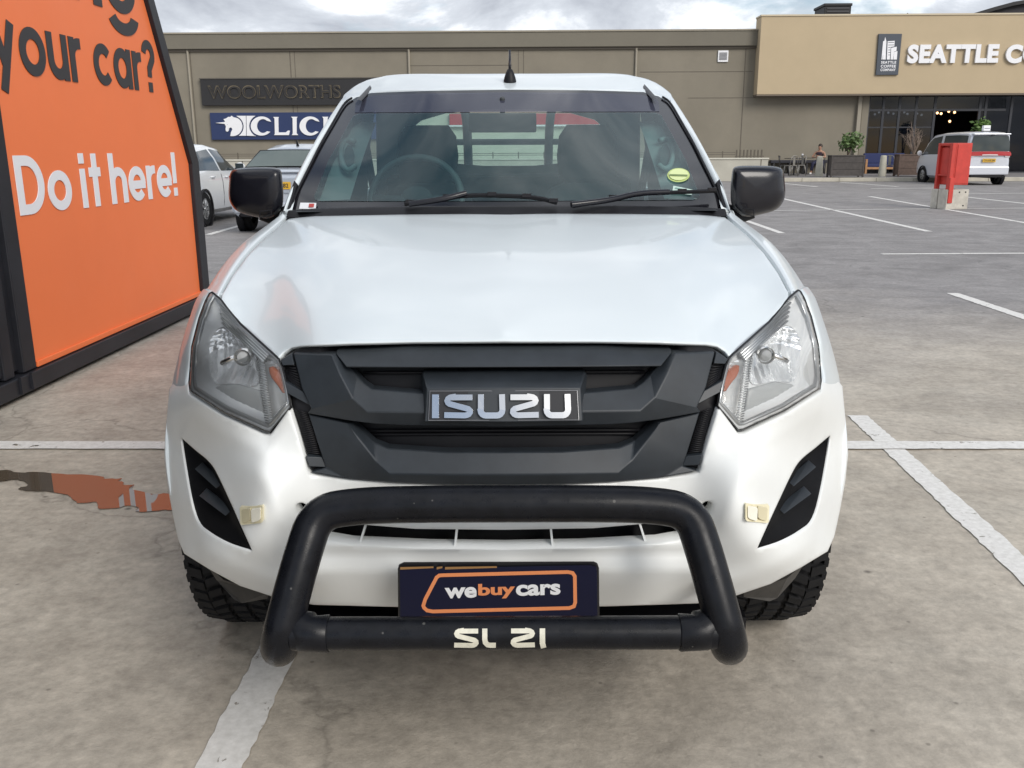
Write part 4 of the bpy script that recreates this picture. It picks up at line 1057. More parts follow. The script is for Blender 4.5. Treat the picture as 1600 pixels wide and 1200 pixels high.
def stripe(a, b, wd, z=.004, rag=.0045):
    "painted stripe on the ground from a to b with a slightly ragged edge"
    a = Vector((a.x, a.y, z)); b = Vector((b.x, b.y, z)); d = (b-a); L = d.length; d.normalize(); nrm = Vector((-d.y, d.x, 0))
    k = max(2, min(260, int(L/.03))); V = []
    for i in range(k+1):
        p = a+d*(L*i/k)
        V += [p+nrm*(wd/2+random.uniform(-rag, rag)), p-nrm*(wd/2+random.uniform(-rag, rag))]
    mark.add(V, [(2*i, 2*i+1, 2*i+3, 2*i+2) for i in range(k)])
def pstripe(p, q, wd, ext0=0, ext1=0, z=.004):
    a, b = ground(*p), ground(*q); d = (b-a).normalized(); stripe(a-d*ext0, b+d*ext1, wd, z)
# near bay line at the lower left, running under the truck
a = (ground(312, 1192)+ground(375, 1200))/2; b = (ground(406, 1020)+ground(450, 1042))/2
wd1 = .115
d = (b-a).normalized(); stripe(a-d*1.2, b+d*4.2, wd1)
# the line across the bays
a, b = ground(60, 697.5), ground(1500, 697.5); d = (b-a).normalized(); stripe(a-d*8, b+d*9, .115, .008)
# near bay line on the right
pstripe((1340, 650), (1588, 880), .105, 0, 3)
for p, q, wd, e0, e1 in (((1227, 311.4), (1451.7, 362), .13, 3, 0), ((1358.5, 307), (1600, 348), .13, 0, 4), ((1180, 350), (1222, 364.7), .12, 4, 0), ((1378, 397.3), (1600, 396), .11, 0, 6),
                         ((1488, 458.5), (1600, 496), .12, 0, 3), ((1224, 329), (1453, 326.4), .10, 1, 0), ((1510, 326), (1600, 325.3), .10, 0, 6), ((1230, 287.3), (1277, 292), .16, 1.5, 0),
                         ((1332, 286.3), (1403, 291.7), .16, 1, 0), ((1405.7, 294.4), (1463, 294), .15, 1, 0), ((1512, 303), (1600, 302), .14, 1, 8), ((1512, 308.3), (1600, 318), .14, 0, 6), ((325, 367), (374, 353), .12, 0, 3)):
    pstripe(p, q, wd, e0, e1)
tag(mark.build('parking_lines', PAINT, recalc=False), 'chipped white painted bay lines', 'road marking', kind='structure')

# puddle
pz = [(-60, 742), (-30, 735), (10, 734), (30, 738), (52, 737), (95, 740), (128, 741), (162, 745), (164, 748), (190, 747), (184, 751), (192, 753), (193, 757), (210, 757), (208, 765), (240, 772), (262, 771), (285, 776), (300, 786), (280, 797), (258, 796), (222, 800), (212, 799), (216, 792), (200, 790), (188, 793), (155, 795), (152, 787), (146, 784), (120, 786), (112, 779), (106, 773), (70, 767), (40, 767), (28, 764), (44, 757), (38, 752), (28, 749), (0, 752), (-60, 752)]
pp = []
for i, (a, b) in enumerate(zip(pz, pz[1:]+pz[:1])):
    for k in range(3):
        t = k/3; x, y = a[0]+(b[0]-a[0])*t, a[1]+(b[1]-a[1])*t
        pp.append((x+random.uniform(-3, 3)*(k > 0), y+random.uniform(-.9, .9)*(k > 0)))
WATER = mat('puddle_water', (.11, .085, .06), .02, spec=1.0)
WATER.node_tree.nodes['Principled BSDF'].inputs['IOR'].default_value = 1.9
mesh('puddle', [ground(x, y, .0045) for x, y in pp], [tuple(range(len(pp)))], WATER, None, False, orient=(0, 0, 1))
tag(bpy.data.objects['puddle'], 'shallow puddle mirroring the orange wall', 'puddle', kind='structure')

# ================================================================== ORANGE KIOSK CONTAINER
g0, g1 = ground(0, 639), ground(302, 492)
kd = (g1-g0).normalized(); kn = Vector((kd.y, -kd.x, 0))      # kn points to the truck side
kang = math.atan2(kd.y, kd.x)
kio = empty('billboard_container', g0, kang, 'orange steel kiosk container with bold dark and white lettering', 'kiosk')
def kpx(px, py, o=0.0):
    "pixel -> container coordinates (along, outward, up) on the plane 'o' metres proud"
    d = ray(px, py); c = Vector((0, 0, CAMH)); p0 = g0+kn*o; t = (p0-c).dot(kn)/d.dot(kn); q = c+d*t-g0
    return (q.dot(kd), q.z)
# local: x along the wall, y = -outward, z up
KB = mat('kiosk_black', (.016, .017, .022), .42, var=.25, vscale=3, spec=.4)
e_bl, e_br = kpx(57.5, 575), kpx(313, 460)
fr_b, fr_m, fr_t = kpx(323, 455), kpx(313, 253), kpx(244, 0)
pr_m, pr_t = kpx(296, 256), kpx(226, 0)
sl = (fr_t[0]-fr_m[0])/(fr_t[1]-fr_m[1]); slp = (pr_t[0]-pr_m[0])/(pr_t[1]-pr_m[1])
TOP = 3.3; x1 = fr_b[0]
pl_l = e_bl[0]; zb = .5*(e_bl[1]+e_br[1])
def K(a, z, h): return (a, -h, z)
# panel
pan = [(pl_l, zb), (e_br[0], zb), (e_br[0], pr_m[1]), (e_br[0]+slp*(TOP-.12-pr_m[1]), TOP-.12), (pl_l-.02, TOP-.12)]
MB().prism(pan, K, -.03, .0).build('orange_panel', ORANGE, kio, bevel=.003)
MB().prism([(pl_l, zb), (e_br[0], zb), (e_br[0], zb+.035), (pl_l, zb+.035)], K, .0, .012).build('panel_lip', ORANGE, kio, bevel=.003)
# frame members
fw = x1-e_br[0]
out = [(e_br[0]+.004, .16), (x1, .16), (x1, fr_m[1]), (x1+sl*(TOP-fr_m[1]), TOP), (e_br[0]+slp*(TOP-pr_m[1])+.004, TOP), (e_br[0]+.004, pr_m[1])]
MB().prism(out, K, -.10, .032).build('corner_post', KB, kio, bevel=.006)
MB().prism([(-6, .03), (x1-.002, .03), (x1-.002, zb-.006), (-6, zb-.006)], K, -.10, .035).build('base_beam', KB, kio, bevel=.006)
MB().prism([(-6, TOP-.114), (x1+sl*(TOP-fr_m[1])-.06, TOP-.114), (x1+sl*(TOP-fr_m[1])-.06, TOP), (-6, TOP)], K, -.10, .03).build('top_beam', KB, kio, bevel=.006)
for a, wdt, h in ((pl_l-.085, .135, .012), (pl_l-.30, .10, .012)):
    MB().prism([(a-wdt/2, zb), (a+wdt/2, zb), (a+wdt/2, TOP-.12), (a-wdt/2, TOP-.12)], K, -.09, h).build('post', KB, kio, bevel=.006)
MB().prism([(pl_l-.25, zb+.02), (pl_l-.145, zb+.02), (pl_l-.145, TOP-.12), (pl_l-.25, TOP-.12)], K, -.09, -.02).build('recess_panel', KB, kio)
for a in (pl_l-.14, pl_l-.255):
    MB().prism([(a-.006, .04), (a+.006, .04), (a+.006, zb), (a-.006, zb)], K, .034, .05).build('beam_fin', KB, kio)
# glazed bay nearer to the viewer
KGL = glass('kiosk_glass', (.10, .11, .13), 1.0, .02, 1.5)
MB().prism([(-6, zb+.02), (pl_l-.36, zb+.02), (pl_l-.36, TOP-.13), (-6, TOP-.13)], K, -.06, -.05).build('glazing', KGL, kio)
MB().prism([(-6, zb+.02), (pl_l-.35, zb+.02), (pl_l-.35, zb+.10), (-6, zb+.10)], K, -.07, .0).build('glazing_sill', KB, kio, bevel=.004)
# body behind
D_ = 2.4
ou = [(-6, .12), (x1-.03, .12), (x1-.03, fr_m[1]), (x1+sl*(TOP-fr_m[1])-.03, TOP-.01), (-6, TOP-.01)]
MB().prism(ou, K, -D_, -.11).build('body', KB, kio, bevel=.01)
for a in (x1-.15, x1-.75, -1.5, -5): MB().box((a, .25, .0625), (.14, .22, .125)).build('foot', KB, kio, bevel=.004)
# lettering: ink boxes measured in the photograph
LETDK = mat('letter_charcoal', (.030, .028, .030), .5)
def kbox(l, b, r, t):
    "l,b,r,t given as pixels of left/bottom/right/top points"
    return (kpx(*l)[0], kpx(*b)[1], kpx(*r)[0], kpx(*t)[1])
# geometric bold letters drawn with constant-width strokes; x-height 1, cap height 1.38
LW_ = .24
def el(cx_, cy_, rx, ry, a0, a1, n=14): return [(cx_+rx*math.cos(R(a0+(a1-a0)*i/n)), cy_+ry*math.sin(R(a0+(a1-a0)*i/n))) for i in range(n+1)]
q_ = LW_/2; rO = .5-q_
GL = {
 'o': (1.0, [el(.5, .5, rO, rO, 0, 360, 32)]),
 'D': (1.05, [[(q_, q_), (.42, q_)]+el(.42, .69, .63-q_, .69-q_, -90, 90, 18)+[(q_, 1.38-q_), (q_, q_)]]),
 'i': (LW_, [[(q_, 0), (q_, 1.0)], [(q_, 1.13), (q_, 1.39)]]),
 'l': (LW_, [[(q_, 0), (q_, 1.38)]]),
 't': (.56, [[(.28, 0), (.28, 1.38)], [(0, .90), (.56, .90)]]),
 'h': (.86, [[(q_, 0), (q_, 1.38)], [(q_, .5)]+el(.43, .57, .43-q_, .43-q_, 175, 0, 14)+[(.86-q_, 0)]]),
 'n': (.86, [[(q_, 0), (q_, 1.0)], [(q_, .5)]+el(.43, .57, .43-q_, .43-q_, 175, 0, 14)+[(.86-q_, 0)]]),
 'u': (.86, [[(.86-q_, 0), (.86-q_, 1.0)], [(q_, 1.0)]+el(.43, .43, .43-q_, .43-q_, 180, 355, 14)]),
 'e': (.96, [[(LW_-.02, .47), (.96-.02, .47)], el(.48, .5, .48-q_, rO, -2, 318, 30)]),
 'c': (.92, [el(.48, .5, .48-q_, rO, 42, 318, 28)]),
 'a': (.98, [el(.47, .5, .47-q_, rO, 0, 360, 30), [(.98-q_, 0), (.98-q_, 1.0)]]),
 'r': (.52, [[(q_, 0), (q_, 1.0)], [(q_, .55)]+el(.46, .58, .46-q_, .42-q_, 178, 88, 8)+[(.53, 1-q_)]]),
 'y': (.92, [[(.13, 1.0), (.50, .06)], [(.92-.13, 1.0), (.30, -.38)]]),
 'g': (.98, [el(.47, .5, .47-q_, rO, 0, 360, 30), [(.98-q_, 1.0), (.98-q_, 0)]+el(.49, .0, .49-q_, .42-q_, 0, -158, 14)]),
 '!': (LW_, [[(q_, .40), (q_, 1.38)], [(q_, 0), (q_, .26)]]),
 '?': (.78, [el(.39, .99, .39-q_, .39-q_, 172, -20, 16)+[(.40, .62), (.39, .40)], [(.39, 0), (.39, .26)]]),
 'S': (.86, [el(.43, 1.02, .43-q_, .36-q_, 30, 250, 14)+el(.43, .36, .43-q_, .36-q_, 78, -155, 16)]),
}
def word(name, txt, box, mt, gap=.13):
    "one lettering part: ink box (l, baseline, r, z of the reference height), all strokes a hair apart in depth"
    x = 0; P = []
    for ch in txt:
        wd_, ps = GL[ch]; P += [[(x+a, b) for a, b in p] for p in ps]; x += wd_+gap
    W_ = x-gap; m = MB(); sx_ = (box[2]-box[0])/W_; sz_ = (box[3]-box[1])
    fn = lambda a, b, h: (box[0]+a*sx_, -.002-h, box[1]+b*sz_)
    for i_, p in enumerate(P):
        L, Rr = ribbon(p, LW_); n = len(L); h0, h1 = 0, .004+.00015*(i_ % 3)
        V = [fn(*q, h1) for q in L]+[fn(*q, h1) for q in Rr]+[fn(*q, h0) for q in L]+[fn(*q, h0) for q in Rr]; fs = []
        for k in range(n-1): fs += [(k, k+1, n+k+1, n+k), (k, 2*n+k, 2*n+k+1, k+1), (n+k, n+k+1, 3*n+k+1, 3*n+k)]
        fs += [(0, n, 3*n, 2*n), (n-1, 3*n-1, 4*n-1, 2*n-1)]
        m.add(V, fs)
    return m.build(name, mt, kio)
def unit(l, base, r, xtop, k): # k: height in x-heights between base and xtop pixels
    z0, z1 = kpx(*base)[1], kpx(*xtop)[1]; return (kpx(*l)[0], z0, kpx(*r)[0], z0+(z1-z0)/k)
word('white_lettering', 'Do', unit((26, 300), (31.6, 337), (110, 290), (21.5, 243), 1.38), LETWH)
word('white_lettering', 'it', unit((126, 290), (140, 324), (158, 290), (127, 240), 1.38), LETWH, .20)
word('white_lettering', 'here!', unit((171, 280), (184, 318), (275, 280), (171, 239.5), 1.38), LETWH, .10)
word('dark_lettering', 'your', unit((-14, 90), (45, 118), (127, 100), (45, 42), 1.0), LETDK, .10)
word('dark_lettering', 'car?', unit((146, 100), (166, 134), (241, 100), (158, 68), 1.0), LETDK, .10)
word('dark_lettering', 'Selling', unit((-150, 20), (180, 18), (214, 20), (180, -62), 1.0), LETDK, .12)

# ================================================================== MALL BUILDING
FY = 45.0; FA = R(-1.4)
FU = Vector((math.cos(FA), math.sin(FA), 0)); FN = Vector((-math.sin(FA), math.cos(FA), 0))   # along, away from the viewer
F0 = Vector((0, FY, 0))
def fp(px, py, o=0.0):
    "pixel -> (along, up) on the facade plane moved o metres towards the viewer"
    d = ray(px, py); c = Vector((0, 0, CAMH)); p0 = F0-FN*o; t = (p0-c).dot(FN)/d.dot(FN); q = c+d*t-F0
    return (q.dot(FU), q.z)
def fw_(a, o, z=0.0): return F0+FU*a-FN*o+Vector((0, 0, z))
WALLM = mat('facade_paint', (.215, .192, .150), .85, var=.11, vscale=.45, bump=.1, bscale=12)
FASC = mat('fascia_paint', (.165, .150, .118), .8, var=.06, vscale=.7)
PIPE = mat('downpipe_paint', (.30, .27, .215), .7, var=.05, vscale=2)
BEIGE = mat('beige_plaster', (.47, .375, .245), .85, var=.035, vscale=.8, bump=.08, bscale=20)
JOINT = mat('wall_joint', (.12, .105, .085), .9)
NAVY = mat('sign_navy', (.020, .035, .105), .4)
SIGNB = mat('sign_black', (.020, .019, .020), .5)
SIGNW = mat('sign_white', (.80, .80, .82), .4)
def B3(a0, a1, o0, o1, z0, z1, m=None):
    "box in facade coordinates (local x along, local y away): o is towards the viewer"
    m = m or MB(); return m.b2((a0, -o1, z0), (a1, -o0, z1))
hall = empty('retail_hall', F0, FA, 'long olive brown retail hall with a flat parapet behind the pickup', 'building')
aL = fp(-200, 100)[0]; aS = fp(1347, 150)[0]; zE = fp(700, 51.5)[1]; zF = fp(700, 75)[1]
aB0, aB1 = fp(1186, 90, .7)[0], fp(1186, 90, .7)[0]+34
zb0, zb1 = fp(1190, 147.5, .7)[1], fp(1190, 25.5, .7)[1]
B3(aL-10, aS, -12, 0, 0, zF+.05).build('wall', WALLM, hall)
B3(aL-10, aB0+.4, -.3, .22, zF, zE).build('parapet', FASC, hall, bevel=.02)
B3(aL-10, aB0+.4, -.34, .26, zE, zE+.07).build('coping', PIPE, hall)
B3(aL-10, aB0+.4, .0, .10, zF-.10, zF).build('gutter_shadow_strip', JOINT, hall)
for px in (297, 640, 993): 
    a = fp(px, 120)[0]; MB().tube([(a, -.07, .1), (a, -.07, zF-.05)], .055, 10).build('downpipe', PIPE, hall, smooth=True, auto=60)
a = fp(1343, 180)[0]; B3(a-.16, a+.02, .0, .18, .15, zb0).build('downpipe', PIPE, hall, bevel=.01)
for px, w_ in ((455, .02), (462, .012), (818, .015), (1163, .02), (810, .012), (300, .015)):
    a = fp(px, 120)[0]; B3(a-w_, a+w_, 0, .008, .1, zF-.11).build('wall_joint', JOINT, hall)
for py, pa, pb in ((112, 1000, 1176), (153, 1075, 1180), (100, 640, 800)):
    z = fp(1100, py)[1]; B3(fp(pa, py)[0], fp(pb, py)[0], 0, .009, z-.012, z+.012).build('wall_joint', JOINT, hall)
v0, v1 = fp(1121, 97), fp(1138, 79)
B3(v0[0], v1[0], 0, .07, v0[1], v1[1]).build('vent', SIGNW, hall, bevel=.01)
for i in range(6):
    z = v0[1]+.08+(v1[1]-v0[1]-.16)*(i+.5)/6; B3(v0[0]+.06, v1[0]-.06, .071, .085, z-.02, z+.02).build('vent_slat', mat('vent_slat', (.20, .20, .21), .5), hall)

# shop signs on the hall
def sign_root(name, label, cat='sign'): return empty(name, F0, FA, label, cat)
sg1 = sign_root('shop_sign', 'dark weathered sign board with faded raised capitals above the navy sign')
q0, q1 = fp(316, 165, .2), fp(640, 122, .2)
B3(q0[0], q1[0], .0, .20, q0[1], q1[1]).build('sign_board', SIGNB, sg1, bevel=.01)
B3(q0[0]-.04, q1[0]+.04, .0, .24, q1[1], q1[1]+.05).build('sign_cap', mat('sign_cap', (.10, .09, .075), .7), sg1)
def FT(o): return lambda a, z, h: (a, -o-h, z)
w0, w1 = fp(326, 154.5, .2), fp(532, 132.5, .2)
text_on('faded_lettering', 'WOOLWORTHS', (w0[0], w0[1], w1[0], w1[1]), FT(.20), mat('faded_letter', (.050, .043, .034), .6, var=.5, vscale=2.5, tint=(.10, .08, .05)), sg1, .022, .05, space=1.0)
text_on('letter_core', 'WOOLWORTHS', (w0[0]+.05, w0[1]+.05, w1[0]-.05, w1[1]-.05), FT(.2505), mat('letter_core', (.022, .020, .019), .6), sg1, .004, .004, space=1.02)
sg2 = sign_root('shop_sign', 'navy blue sign board with a white unicorn head and white serif capitals')
q0, q1 = fp(331, 218.5, .15), fp(600, 175, .15)
B3(q0[0], q1[0], .0, .15, q0[1], q1[1]).build('sign_board', NAVY, sg2, bevel=.01)
hgt = q1[1]-q0[1]
def S2(px, py): return fp(px, py, .15)
# the emblem and letters, outlines in photograph pixels
S7 = .1625
def z7(pts): return [S2(300+x*S7, 110+y*S7) for x, y in pts]
def emb(name, pts, o0=.15, o1=.21, mt=SIGNW, par=None):
    return MB().prism(z7(pts), lambda a, z, h: (a, -h, z), o0, o1).build(name, mt, par or sg2)
def arc2(cx_, cy_, rx, ry, a0, a1, n=14): return [(cx_+rx*math.cos(R(a0+(a1-a0)*i/n)), cy_+ry*math.sin(R(a0+(a1-a0)*i/n))) for i in range(n+1)]
emb('unicorn_emblem', [(228, 505), (312, 497), (322, 492), (306, 470), (330, 462), (352, 447), (372, 448), (382, 436), (400, 450), (425, 455), (448, 462)]+arc2(395, 540, 92, 92, -58, 88, 12)+[(372, 632), (378, 596), (392, 566), (384, 552), (372, 548), (358, 560), (356, 578), (346, 590), (330, 584), (326, 566), (330, 540), (318, 515)])
emb('emblem_bar', [(430, 437), (520, 437), (523, 628), (440, 628)]+arc2(395, 540, 105, 105, 57, -62, 10))
emb('emblem_bar', [(527, 437), (612, 437)]+arc2(690, 535, 138, 118, -125, -236, 10)+[(615, 628), (530, 628)])
def serifC(cx_, cy_, rx, ry, t):
    o = arc2(cx_, cy_, rx, ry, -42, -318, 26); i = arc2(cx_+t*.28, cy_, rx-t, ry-t*.55, -312, -50, 22)
    return o[:1]+o+[(cx_+rx*.80, cy_+ry*.60)]+i+[(cx_+rx*.86, cy_-ry*.45)]
emb('sign_letter', serifC(672, 535, 104, 92, 46))
emb('sign_letter', [(782, 448), (838, 448), (832, 460), (834, 596), (905, 596), (926, 578), (944, 580), (934, 622), (792, 622), (800, 608), (796, 462)])
emb('sign_letter', [(955, 446), (1016, 446), (1008, 462), (1008, 604), (1022, 622), (962, 622), (972, 606), (970, 462)])
emb('sign_letter', serifC(1138, 535, 102, 92, 46))
emb('sign_letter', [(1255, 446), (1312, 446), (1305, 462), (1306, 520), (1372, 446), (1420, 446), (1340, 532), (1425, 622), (1365, 622), (1306, 550), (1306, 606), (1318, 622), (1258, 622), (1268, 606), (1266, 462)])
MB().sphere((S2(300+343*S7, 110+522*S7)[0], -.212, S2(300+343*S7, 110+522*S7)[1]), .012).build('unicorn_eye', NAVY, sg2)

# red sign band and pale shopfront seen through the cab
sg3 = sign_root('shop_sign', 'plain red sign band seen through the cab of the pickup')
q0, q1 = fp(703, 195.5), fp(937, 177)
B3(q0[0], q1[0], 0, .25, q0[1], q1[1]).build('sign_board', mat('sign_red', (.50, .035, .045), .4), sg3, bevel=.02)
B3(q0[0]-.05, q1[0]+.05, 0, .28, q0[1]-.08, q0[1]-.004).build('sign_sill', SIGNW, sg3)
pf_ = B3(fp(640, 200)[0], fp(965, 200)[0], .0, .06, .12, fp(700, 174)[1]).build('pale_panel', mat('pale_panel', (.56, .56, .47), .8, var=.05, vscale=1), hall)

# coffee shop: a beige box over a dark glazed front
shop = empty('coffee_shop', F0, FA, 'beige coffee shop box over a dark glazed front with white raised capitals', 'building')
B3(aB0, aB1, -.28, .7, zb0, zb1).build('beige_upper_box', BEIGE, shop, bevel=.015)
B3(aB0-.03, aB1, -.30, .74, zb1, zb1+.07).build('coping', mat('coping_light', (.55, .47, .34), .7), shop)
B3(aB0-.01, aB1, -.05, .72, zb0-.07, zb0-.004).build('soffit_edge', mat('soffit', (.16, .13, .10), .8), shop)
B3(aS+.02, aS+.34, -.02, .10, .15, zb0-.08).build('pier', WALLM, shop, bevel=.01)
aG0 = fp(1354, 200)[0]; aG1 = aB1; zg = zb0-.08
GDARK = glass('shop_glass', (.16, .18, .21), .9, .03, 1.45, body=(.010, .012, .020), bodyf=.35)
FRAM = mat('shop_frame', (.022, .024, .032), .45)
# room behind the glass
m = MB(); B3(aG0, aG1, -6.2, -6, .15, zg, m); B3(aG0-.2, aG0, -6, -.2, .15, zg, m); B3(aG0, aG1, -6, -.1, .10, .15, m); B3(aG0, aG1, -6, -.1, zg, zg+.06, m)
m.build('interior_room', mat('room_dark', (.020, .017, .016), .9), shop)
d0, d1 = fp(1457, 200)[0], fp(1527, 200)[0]
zt = fp(1450, 172)[1]; zm = fp(1400, 199)[1]
def pane(a0, a1, z0, z1): return B3(a0, a1, .0, .015, z0, z1).build('glass_pane', GDARK, shop)
mull = [aG0, fp(1377, 200)[0], fp(1402, 200)[0], fp(1428, 200)[0], d0]
for a0, a1 in zip(mull[:-1], mull[1:]): pane(a0+.04, a1-.04, .2, zt-.05)
pane(aG0+.04, d1+1.2, zt+.05, zg-.02)
am = [d1, fp(1536, 200)[0], fp(1576, 200)[0], aG1-6, aG1]
for a0, a1 in zip(am[:-1], am[1:]): pane(a0+.05, a1-.05, .2, zt-.05 if a0 == d1 else zg-.02)
for a in mull+am[:-1]: B3(a-.06, a+.06, -.06, .05, .15, zg).build('mullion', FRAM, shop, bevel=.008)
B3(aG0, d1+1.2, -.06, .045, zt-.05, zt+.05).build('transom', FRAM, shop)
for a0, a1 in zip(mull[:-1], mull[1:]): B3(a0+.06, a1-.06, -.04, .03, zm-.03, zm+.03).build('transom', FRAM, shop)
B3(aG0-.1, aG1, -.3, .06, .0, .2).build('plinth', FRAM, shop)
# lit pendant lamps inside
LAMP = mat('lamp_glow', (1, .75, .5), .4, emit=((1, .55, .26), 3.2)); LAMP2 = mat('lamp_spot', (1, .95, .85), .4, emit=((1, .9, .8), 5))
def lamp(px, py, o, mt, r, lab, grp, nm):
    a, z = fp(px, py, o); e = empty(nm, fw_(a, o, z), FA, lab, 'lamp', grp)
    MB().sphere((0, 0, 0), r, 10, 6).build('lamp_globe', mt, e, smooth=True)
    MB().tube([(0, 0, r*.8), (0, 0, max(r*2, zg-z-.02))], .012, 6).build('lamp_cord', FRAM, e)
for i, (px, py) in enumerate(((1464.5, 176.5), (1470.5, 177.5), (1482.5, 174), (1491.5, 175.5), (1484, 189.5))):
    lamp(px, py, -2.5, LAMP, .06, 'warm lit pendant globe hanging inside the open coffee shop doorway', 'pendant lamps in the doorway', 'pendant_lamp')
for i, (px, py) in enumerate(((1367, 178.5), (1373.5, 175.5), (1388, 176), (1396, 177.5), (1413, 175.5), (1418, 178), (1433, 177.5), (1440, 179.5))):
    lamp(px, py, -1.2, LAMP2, .055, 'small white lit lamp behind the dark coffee shop windows', 'small lamps behind the windows', 'window_lamp')
# sign plate with the skyline emblem
sp1 = sign_root('projecting_sign', 'slate grey upright sign plate with white skyline and three lines of capitals')
def P4(x, y, o=.8): return fp(1340+x*.1625, 30+y*.1625, o)
pq = [P4(205, 140), P4(428, 140), P4(390, 535), P4(176, 537)]
MB().prism(pq, lambda a, z, h: (a, -h, z), .70, .80).build('sign_plate', mat('sign_slate', (.055, .066, .085), .5), sp1, bevel=.01)
def sky_(name, pts, o0=.80, o1=.815, mt=SIGNW): MB().prism([P4(x, y) for x, y in pts], lambda a, z, h: (a, -h, z), o0, o1).build(name, mt, sp1)
sky_('tower_emblem', [(228, 388), (244, 215), (258, 205), (264, 170), (274, 205), (276, 215), (268, 388)])
sky_('tower_emblem', [(280, 388), (288, 212), (356, 208), (352, 262), (318, 268), (308, 388)])
sky_('tower_emblem', [(316, 388), (322, 276), (376, 264), (372, 306), (350, 312), (340, 388)])
sky_('tower_emblem', [(344, 388), (350, 316), (382, 306), (376, 388)])
sky_('tower_emblem', [(238, 388), (242, 345), (270, 335), (268, 388)], .815, .83)
m_ = MAT_SL = MATS['sign_slate']
for k in range(6): sky_('tower_windows', [(294, 222+k*24), (350-(k > 1)*36, 221+k*24), (350-(k > 1)*36, 226+k*24), (294, 227+k*24)], .815, .82, MAT_SL)
for s_, y0, y1 in (('SEATTLE', 428, 402), ('COFFEE', 466, 438), ('COMPANY', 500, 474)):
    l, r_ = P4(224-(y0-428)*.08, y0), P4(372-(y0-428)*.08, y1)
    text_on('sign_lettering', s_, (l[0], l[1], r_[0], r_[1]), FT(.80), SIGNW, sp1, .03, .01, space=1.12)
sp2 = sign_root('sign_lettering', 'large white raised capitals mounted on the beige coffee shop wall')
for s_, x0, x1 in (('SEATTLE', 472, 1368), ('COFFEE', 1416, 2250)):
    l, r_ = P4(x0, 425), P4(x1, 238)
    text_on('channel_letters', s_, (l[0], l[1], r_[0], r_[1]), FT(.72), SIGNW, sp2, .052, .10, space=1.10)
# roof things
def roofbox(px0, px1, py0, py1, name, lab, o=-2.0):
    a0, z0 = fp(px0, py1, o); a1, z1 = fp(px1, py0, o); e = empty(name, fw_((a0+a1)/2, o, zb1), FA, lab, 'roof unit'); w_ = (a1-a0)/2
    return e, w_, z1-zb1
e, w_, hh = roofbox(1280, 1322, 9, 24, 'roof_plant_unit', 'black louvred plant box on the coffee shop roof')
MB().b2((-w_, -.8, 0), (w_, .8, hh-.12)).build('casing', mat('plant_black', (.012, .012, .014), .6), e, bevel=.02)
MB().b2((-w_-.05, -.85, hh-.12), (w_+.03, .85, hh)).build('lid', mat('plant_black', (.012, .012, .014), .6), e, bevel=.02)
for i in range(4): MB().b2((-w_+.1, -.83, .12+i*hh*.18), (w_-.1, -.805, .18+i*hh*.18)).build('louvre', mat('plant_grey', (.05, .05, .055), .6), e)
o = -6
A = [fp(x, y, o) for x, y in ((1490, 30), (1520, 21), (1550, 12), (1580, 4), (1610, -1), (1660, -8), (1760, -12), (1760, 40), (1490, 40))]
vr = empty('vaulted_roof', F0, FA, 'dark curved roof rising behind the coffee shop parapet', 'roof')
MB().prism(A, lambda a, z, h: (a, h, z), -o, -o+10).build('roof_vault', mat('roof_dark', (.030, .028, .034), .7), vr)
lowe = [(a, z-.18) for a, z in A[:7]]
MB().prism(A[:7]+lowe[::-1], lambda a, z, h: (a, h, z), -o-.3, -o-.01).build('roof_edge', mat('roof_edge', (.012, .012, .014), .6), vr)
al = empty('roof_aerial', fw_(fp(1418, 20, -1)[0], -1, zb1), FA, 'small bent wire aerial on the coffee shop roof', 'aerial')
MB().tube(smoothpath([(-.35, 0, 0), (-.2, 0, .22), (0, 0, .30), (.2, 0, .24), (.3, 0, 0)], 2), .02, 6).build('aerial_wire', FRAM, al)
MB().tube([(0, 0, 0), (0, 0, .32)], .025, 6).build('aerial_post', FRAM, al)

# ---- pavement with kerb in front of the shop, low wall and railing in front of the hall
KO = FY-ground(1300, 283.5).y
aP0 = ((ground(1190, 283.5)-F0).dot(FU))
pv = MB(); pv.b2((aP0, -KO+.18, 0), (aP0+60, -.001, .15)); 
o = pv.build('pavement', mat('pavement_paver', (.19, .18, .18), .85, var=.15, vscale=3)); o.location = F0; o.rotation_euler = (0, 0, FA); tag(o, 'grey raised pavement in front of the coffee shop', 'pavement', kind='structure')
kb = MB()
for i in range(40): kb.b2((aP0+i*1.5+.006, -KO, 0), (aP0+i*1.5+1.494, -KO+.178, .158))
o = kb.build('kerb', mat('kerb_concrete', (.46, .43, .36), .85, var=.12, vscale=3), bevel=.015); o.location = F0; o.rotation_euler = (0, 0, FA); tag(o, 'pale concrete kerb along the pavement', 'kerb', kind='structure')
LWO = 6.0
lw = empty('low_wall', F0, FA, 'low pale concrete wall in front of the olive hall', 'wall')
wa1 = fp(1199, 270, LWO)[0]; zw = fp(1160, 249, LWO)[1]
B3(aL-6, wa1, LWO-.2, LWO, 0, zw).build('wall_body', mat('low_wall_concrete', (.44, .42, .36), .85, var=.1, vscale=1.2), lw, bevel=.01)
B3(aL-6, wa1+.03, LWO-.24, LWO+.04, zw, zw+.06).build('wall_cap', mat('low_wall_cap', (.54, .52, .45), .8, var=.06, vscale=2), lw, bevel=.01)
for px in (1188, 1020, 860, 700, 540, 380): B3(fp(px, 270, LWO)[0]-.02, fp(px, 270, LWO)[0]+.02, LWO, LWO+.004, 0, zw-.004).build('wall_joint', JOINT, lw)
rl = empty('railing', F0, FA, 'thin dark wire railing on top of the low wall', 'railing')
zr = fp(1160, 236, LWO)[1]; RM = mat('railing_steel', (.10, .085, .065), .6)
